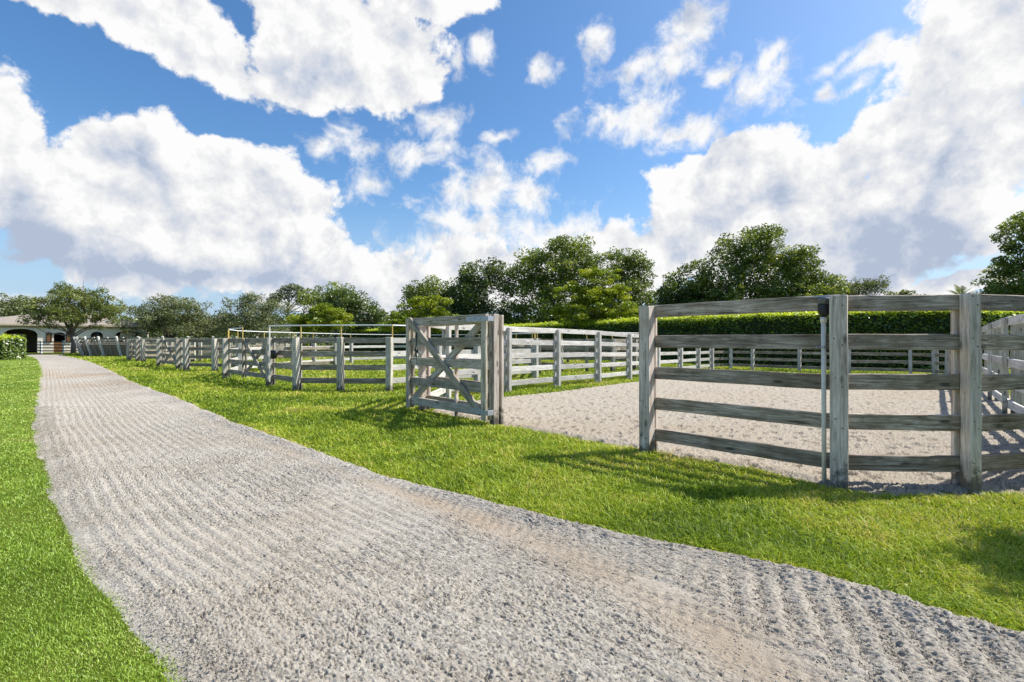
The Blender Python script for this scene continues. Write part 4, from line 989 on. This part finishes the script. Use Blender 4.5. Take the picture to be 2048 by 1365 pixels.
def world():
    w = bpy.data.worlds.new('World'); SC.world = w; w.use_nodes = True
    nt = w.node_tree; ns = nt.nodes; ln = nt.links; ns.clear()
    out = nd(ns,'ShaderNodeOutputWorld'); bg = nd(ns,'ShaderNodeBackground'); bg.inputs['Strength'].default_value = 1
    sky = nd(ns,'ShaderNodeTexSky'); sky.sky_type = 'NISHITA'; sky.sun_disc = False
    sky.sun_elevation = SUN_EL; sky.sun_rotation = SUN_AZ; sky.altitude = 0; sky.air_density = 1.0; sky.dust_density = 1.2; sky.ozone_density = 1.2
    bgs = nd(ns,'ShaderNodeBackground'); bgs.inputs['Strength'].default_value = .128
    hs = nd(ns,'ShaderNodeHueSaturation'); hs.inputs['Saturation'].default_value = 1.26
    tint = nd(ns,'ShaderNodeMix', data_type='RGBA', blend_type='MULTIPLY'); tint.inputs['Factor'].default_value = 1; tint.inputs['B'].default_value = (.90,1.0,1.06,1)
    ln.new(sky.outputs[0], hs.inputs['Color']); ln.new(hs.outputs[0], tint.inputs['A']); hz_ = nd(ns,'ShaderNodeMix', data_type='RGBA'); hz_.inputs['B'].default_value = (2.6,3.55,4.9,1); ln.new(tint.outputs['Result'], hz_.inputs['A']); ln.new(hz_.outputs['Result'], bgs.inputs[0])
    tc = nd(ns,'ShaderNodeTexCoord'); sp = nd(ns,'ShaderNodeSeparateXYZ'); ln.new(tc.outputs['Generated'], sp.inputs[0])
    def math2(op, a, b=None, clamp=False):
        n = nd(ns,'ShaderNodeMath', operation=op); n.use_clamp = clamp
        for i, v in enumerate((a,b)):
            if v is None: continue
            if hasattr(v,'links') or hasattr(v,'is_linked'): ln.new(v, n.inputs[i])
            else: n.inputs[i].default_value = v
        return n.outputs[0]
    mh = nd(ns,'ShaderNodeMapRange'); mh.interpolation_type = 'SMOOTHSTEP'; mh.inputs[1].default_value = 0; mh.inputs[2].default_value = .32; mh.inputs[3].default_value = .8; mh.inputs[4].default_value = 0
    ln.new(sp.outputs['Z'], mh.inputs[0]); ln.new(mh.outputs[0], hz_.inputs['Factor'])
    az = math2('ARCTAN2', sp.outputs['X'], sp.outputs['Y']); el = math2('ARCSINE', sp.outputs['Z'])
    cb = nd(ns,'ShaderNodeCombineXYZ'); ln.new(az, cb.inputs[0]); ln.new(el, cb.inputs[1])
    # cloud layer coordinates: features shrink towards the horizon as on a real cloud deck
    den = math2('ADD', math2('MAXIMUM', sp.outputs['Z'], 0.0), .38)
    pr = nd(ns,'ShaderNodeVectorMath', operation='SCALE'); inv = math2('DIVIDE', 1.0, den); ln.new(tc.outputs['Generated'], pr.inputs[0]); ln.new(inv, pr.inputs['Scale'])
    def noise(scale, detail, rough, src=None, dist=0, off=(0,0,0)):
        v = src or tc.outputs['Generated']
        a = nd(ns,'ShaderNodeVectorMath', operation='ADD'); ln.new(v, a.inputs[0]); a.inputs[1].default_value = off
        n = nd(ns,'ShaderNodeTexNoise', ins={'Scale':scale,'Detail':detail,'Roughness':rough,'Distortion':dist}); ln.new(a.outputs[0], n.inputs['Vector']); return n
    wn = noise(5.0, 4, .55); 
    wv = nd(ns,'ShaderNodeVectorMath', operation='SUBTRACT'); ln.new(wn.outputs['Color'], wv.inputs[0]); wv.inputs[1].default_value = (.5,.5,.5)
    ws = nd(ns,'ShaderNodeVectorMath', operation='SCALE'); ws.inputs['Scale'].default_value = .13; ln.new(wv.outputs[0], ws.inputs[0])
    wa = nd(ns,'ShaderNodeVectorMath', operation='ADD'); ln.new(cb.outputs[0], wa.inputs[0]); ln.new(ws.outputs[0], wa.inputs[1])
    fl = nd(ns,'ShaderNodeVectorMath', operation='MULTIPLY'); fl.inputs[1].default_value = (1,1,0); ln.new(wa.outputs[0], fl.inputs[0])
    def angles(px, py):
        u = (px-1024)/F; return math.atan(u), math.atan((HOR-py)/F/math.sqrt(1+u*u))
    def field(blobs):
        acc = None
        for b in blobs:
            cx, cy, rx, ry = b[:4]; rot = b[4] if len(b) > 4 else 0; wt = b[5] if len(b) > 5 else 1
            A, E = angles(cx, cy); ra = abs(angles(cx+rx*.5,cy)[0]-angles(cx-rx*.5,cy)[0]); re = abs(angles(cx,cy-ry*.5)[1]-angles(cx,cy+ry*.5)[1])
            m = nd(ns,'ShaderNodeMapping', vector_type='TEXTURE'); m.inputs['Location'].default_value = (A,E,0); m.inputs['Rotation'].default_value = (0,0,math.radians(-rot)); m.inputs['Scale'].default_value = (ra,re,1)
            ln.new(fl.outputs[0], m.inputs[0])
            l = nd(ns,'ShaderNodeVectorMath', operation='LENGTH'); ln.new(m.outputs[0], l.inputs[0])
            v = math2('SUBTRACT', wt, l.outputs['Value'])
            acc = v if acc is None else math2('MAXIMUM', acc, v)
        return math2('MAXIMUM', acc, -1.5)
    big = [(60,-20,200,62,14),(260,20,290,85,17),(1880,585,260,40),(430,102,180,92,24),(180,-90,380,110,8),(690,70,230,170,0),(780,150,130,120,0),(740,-90,320,130,0),(610,160,90,80,10),
           (10,245,140,125),(30,385,220,110),(200,430,280,170),(340,440,290,190),(490,450,240,170),(600,500,160,110),(430,300,90,60),(270,320,140,80),(330,520,380,48),
           (1960,110,290,210,-20),(2050,-30,300,170,0),(1920,330,330,190,-20),(1700,480,470,170,-5),(1500,420,240,130,-5),(1300,500,300,95,-8),(1430,350,170,65,-12),(1640,370,190,85,-18),(1790,260,160,90,-30),
           (1000,560,260,80,0),(770,560,130,90),(660,598,190,26)]
    small = [(700,310,95,50,10),(730,375,60,48),(860,262,85,46,-10),(810,325,120,42,-15),(650,292,50,26),
             (965,385,120,80),(1055,405,105,75),(900,455,120,60),(990,480,190,75),(860,500,130,55),
             (1265,230,120,92,15),(1345,265,95,46,15),(1375,75,62,85,-25),(1310,110,95,42,-20),(1210,65,34,52,-20),(1360,125,62,46),(1525,195,105,75,-15),(1550,140,48,22,-30),
             (1440,165,58,30,-15),(1100,146,46,36),(968,112,34,52,-25),(1665,122,80,24,-20),(1730,112,95,42,-25),(1715,172,75,30,-25),(1650,172,36,28),(1085,345,80,36,-8),(920,130,22,52),(1000,287,60,16),
             (40,590,110,32),(60,632,140,22),(330,598,90,16),(1140,470,120,60)]
    fb = field(big); fs = math2('MULTIPLY', field(small), .8)
    n1 = noise(7.5, 11, .60, dist=.2); n2 = noise(15, 10, .64, off=(4,7,2), dist=.3)
    def puffs(off):
        a = nd(ns,'ShaderNodeVectorMath', operation='ADD'); ln.new(tc.outputs['Generated'], a.inputs[0]); a.inputs[1].default_value = off
        b = nd(ns,'ShaderNodeVectorMath', operation='SCALE'); b.inputs['Scale'].default_value = .05; ln.new(wv.outputs[0], b.inputs[0])
        c = nd(ns,'ShaderNodeVectorMath', operation='ADD'); ln.new(a.outputs[0], c.inputs[0]); ln.new(b.outputs[0], c.inputs[1])
        v = nd(ns,'ShaderNodeTexVoronoi', ins={'Scale':11.0,'Detail':4.0,'Roughness':.55,'Lacunarity':2.3}); v.feature = 'F1'; v.normalize = True; ln.new(c.outputs[0], v.inputs['Vector'])
        return math2('SUBTRACT', .33, v.outputs['Distance'])
    pf = puffs((0,0,0)); pf2 = puffs((.022,.004,.026))
    nb = math2('ADD', math2('MULTIPLY', math2('ADD', math2('SUBTRACT', n1.outputs['Fac'], .5), math2('MULTIPLY', math2('SUBTRACT', n2.outputs['Fac'], .5), .5)), 1.7), math2('MULTIPLY', pf, 1.1)); nsm = math2('MULTIPLY', math2('SUBTRACT', n2.outputs['Fac'], .5), 2.9)
    db = math2('ADD', math2('MULTIPLY', fb, 1.15), nb); ds = math2('ADD', fs, nsm)
    def mapr(v, a, b, c=0, d=1, smooth=True):
        n = nd(ns,'ShaderNodeMapRange'); n.interpolation_type = 'SMOOTHSTEP' if smooth else 'LINEAR'
        n.inputs[1].default_value = a; n.inputs[2].default_value = b; n.inputs[3].default_value = c; n.inputs[4].default_value = d; ln.new(v, n.inputs[0]); return n.outputs[0]
    Db = mapr(db, .10, .32); Ds = mapr(ds, .0, .85, 0, .98)
    D = math2('MAXIMUM', Db, Ds)
    gate_ = mapr(sp.outputs['Y'], -.1, .15); 
    # away from the photographed part of the sky: invented cloud, kept thin to lower the fill light
    nb2 = noise(3.2, 8, .6, off=(9,3,1)); Dback = mapr(nb2.outputs['Fac'], .57, .70)
    mixD = nd(ns,'ShaderNodeMix', data_type='FLOAT'); ln.new(gate_, mixD.inputs[0]); ln.new(Dback, mixD.inputs[2]); ln.new(D, mixD.inputs[3])
    up = mapr(sp.outputs['Z'], -.02, .03)
    Dfin = math2('MULTIPLY', mixD.outputs[0], up)
    # shading: grey bases, billow relief lit from the right
    gblobs = [(430,545,390,44,2,1.6),(180,500,290,56,0,1.2),(300,340,200,30,10,.5),(560,440,120,30,20,.5),(330,90,260,90,18,.62),(650,150,150,130,0,.62),(420,430,220,50,-5,.55),
              (1760,500,430,115,-10,1.1),(1960,300,170,110,-25,.8),(1500,415,200,60,-5,.85),(1980,480,250,150,0,1.0),(1350,600,300,60,0,.5),(80,560,90,16,0,.8)]
    gf = field(gblobs)
    n3 = noise(6.0, 8, .58, off=(1.7,2.2,5.1)); g0 = math2('ADD', math2('MULTIPLY', gf, .95), math2('MULTIPLY', math2('SUBTRACT', n3.outputs['Fac'], .5), 2.7))
    gm = mapr(g0, -.2, 1.75)
    r1 = noise(7.5, 9, .60, dist=.2, off=(.03,.006,.03)); rel = math2('ADD', math2('MULTIPLY', math2('SUBTRACT', n1.outputs['Fac'], r1.outputs['Fac']), 1.9), math2('MULTIPLY', math2('SUBTRACT', pf, pf2), 2.8))
    core = mapr(db, .15, 1.1, 0, .30)
    sh = math2('SUBTRACT', math2('ADD', math2('MULTIPLY', gm, .95), core), rel, True)
    cr = ramp(ns, [(0,(.735,.735,.735)),(.18,(.665,.668,.675)),(.5,(.54,.56,.605)),(.78,(.43,.475,.565)),(1,(.34,.395,.50))]); ln.new(sh, cr.inputs[0])
    cl = nd(ns,'ShaderNodeBackground'); cl.inputs['Strength'].default_value = 1.0; ln.new(cr.outputs[0], cl.inputs[0])
    ms = nd(ns,'ShaderNodeMixShader'); ln.new(Dfin, ms.inputs[0]); ln.new(bgs.outputs[0], ms.inputs[1]); ln.new(cl.outputs[0], ms.inputs[2])
    ln.new(ms.outputs[0], out.inputs[0])
    ns.remove(bg)
world()

GROUPS = {'paddock_fence':'board fences round the sand arena','pen_fence':'board fences of the small pens','wooden_gate':'X braced wooden gates',
          'oak_tree':'grey oaks round the paddocks','ficus_tree':'tall dark trees behind the arena hedge','flowering_tree':'lime green small trees','broadleaf_tree':'distant broadleaf trees',
          'clipped_hedge':'clipped hedges'}
for o in COL.objects:
    k = o.name.split('.')[0]
    if o.parent is None and k in GROUPS: o['group'] = GROUPS[k]

cam = bpy.data.cameras.new('camera'); cam.sensor_width = 36; cam.lens = 17.0; cam.clip_start = .05; cam.clip_end = 4000
co = bpy.data.objects.new('camera', cam); co.location = (0,0,CAMH); co.rotation_euler = (math.radians(90),0,0)
COL.objects.link(co); SC.camera = co
SC.view_settings.view_transform = 'Standard'; SC.view_settings.look = 'None'; SC.view_settings.exposure = 0.42; SC.view_settings.gamma = 1
SC.view_settings.use_curve_mapping = False
SC.render.engine = 'CYCLES'
SC.cycles.max_bounces = 6; SC.cycles.diffuse_bounces = 3; SC.cycles.glossy_bounces = 2; SC.cycles.transmission_bounces = 3; SC.cycles.transparent_max_bounces = 4
SC.cycles.sample_clamp_indirect = 6
SC.render.resolution_x = 1024; SC.render.resolution_y = 682
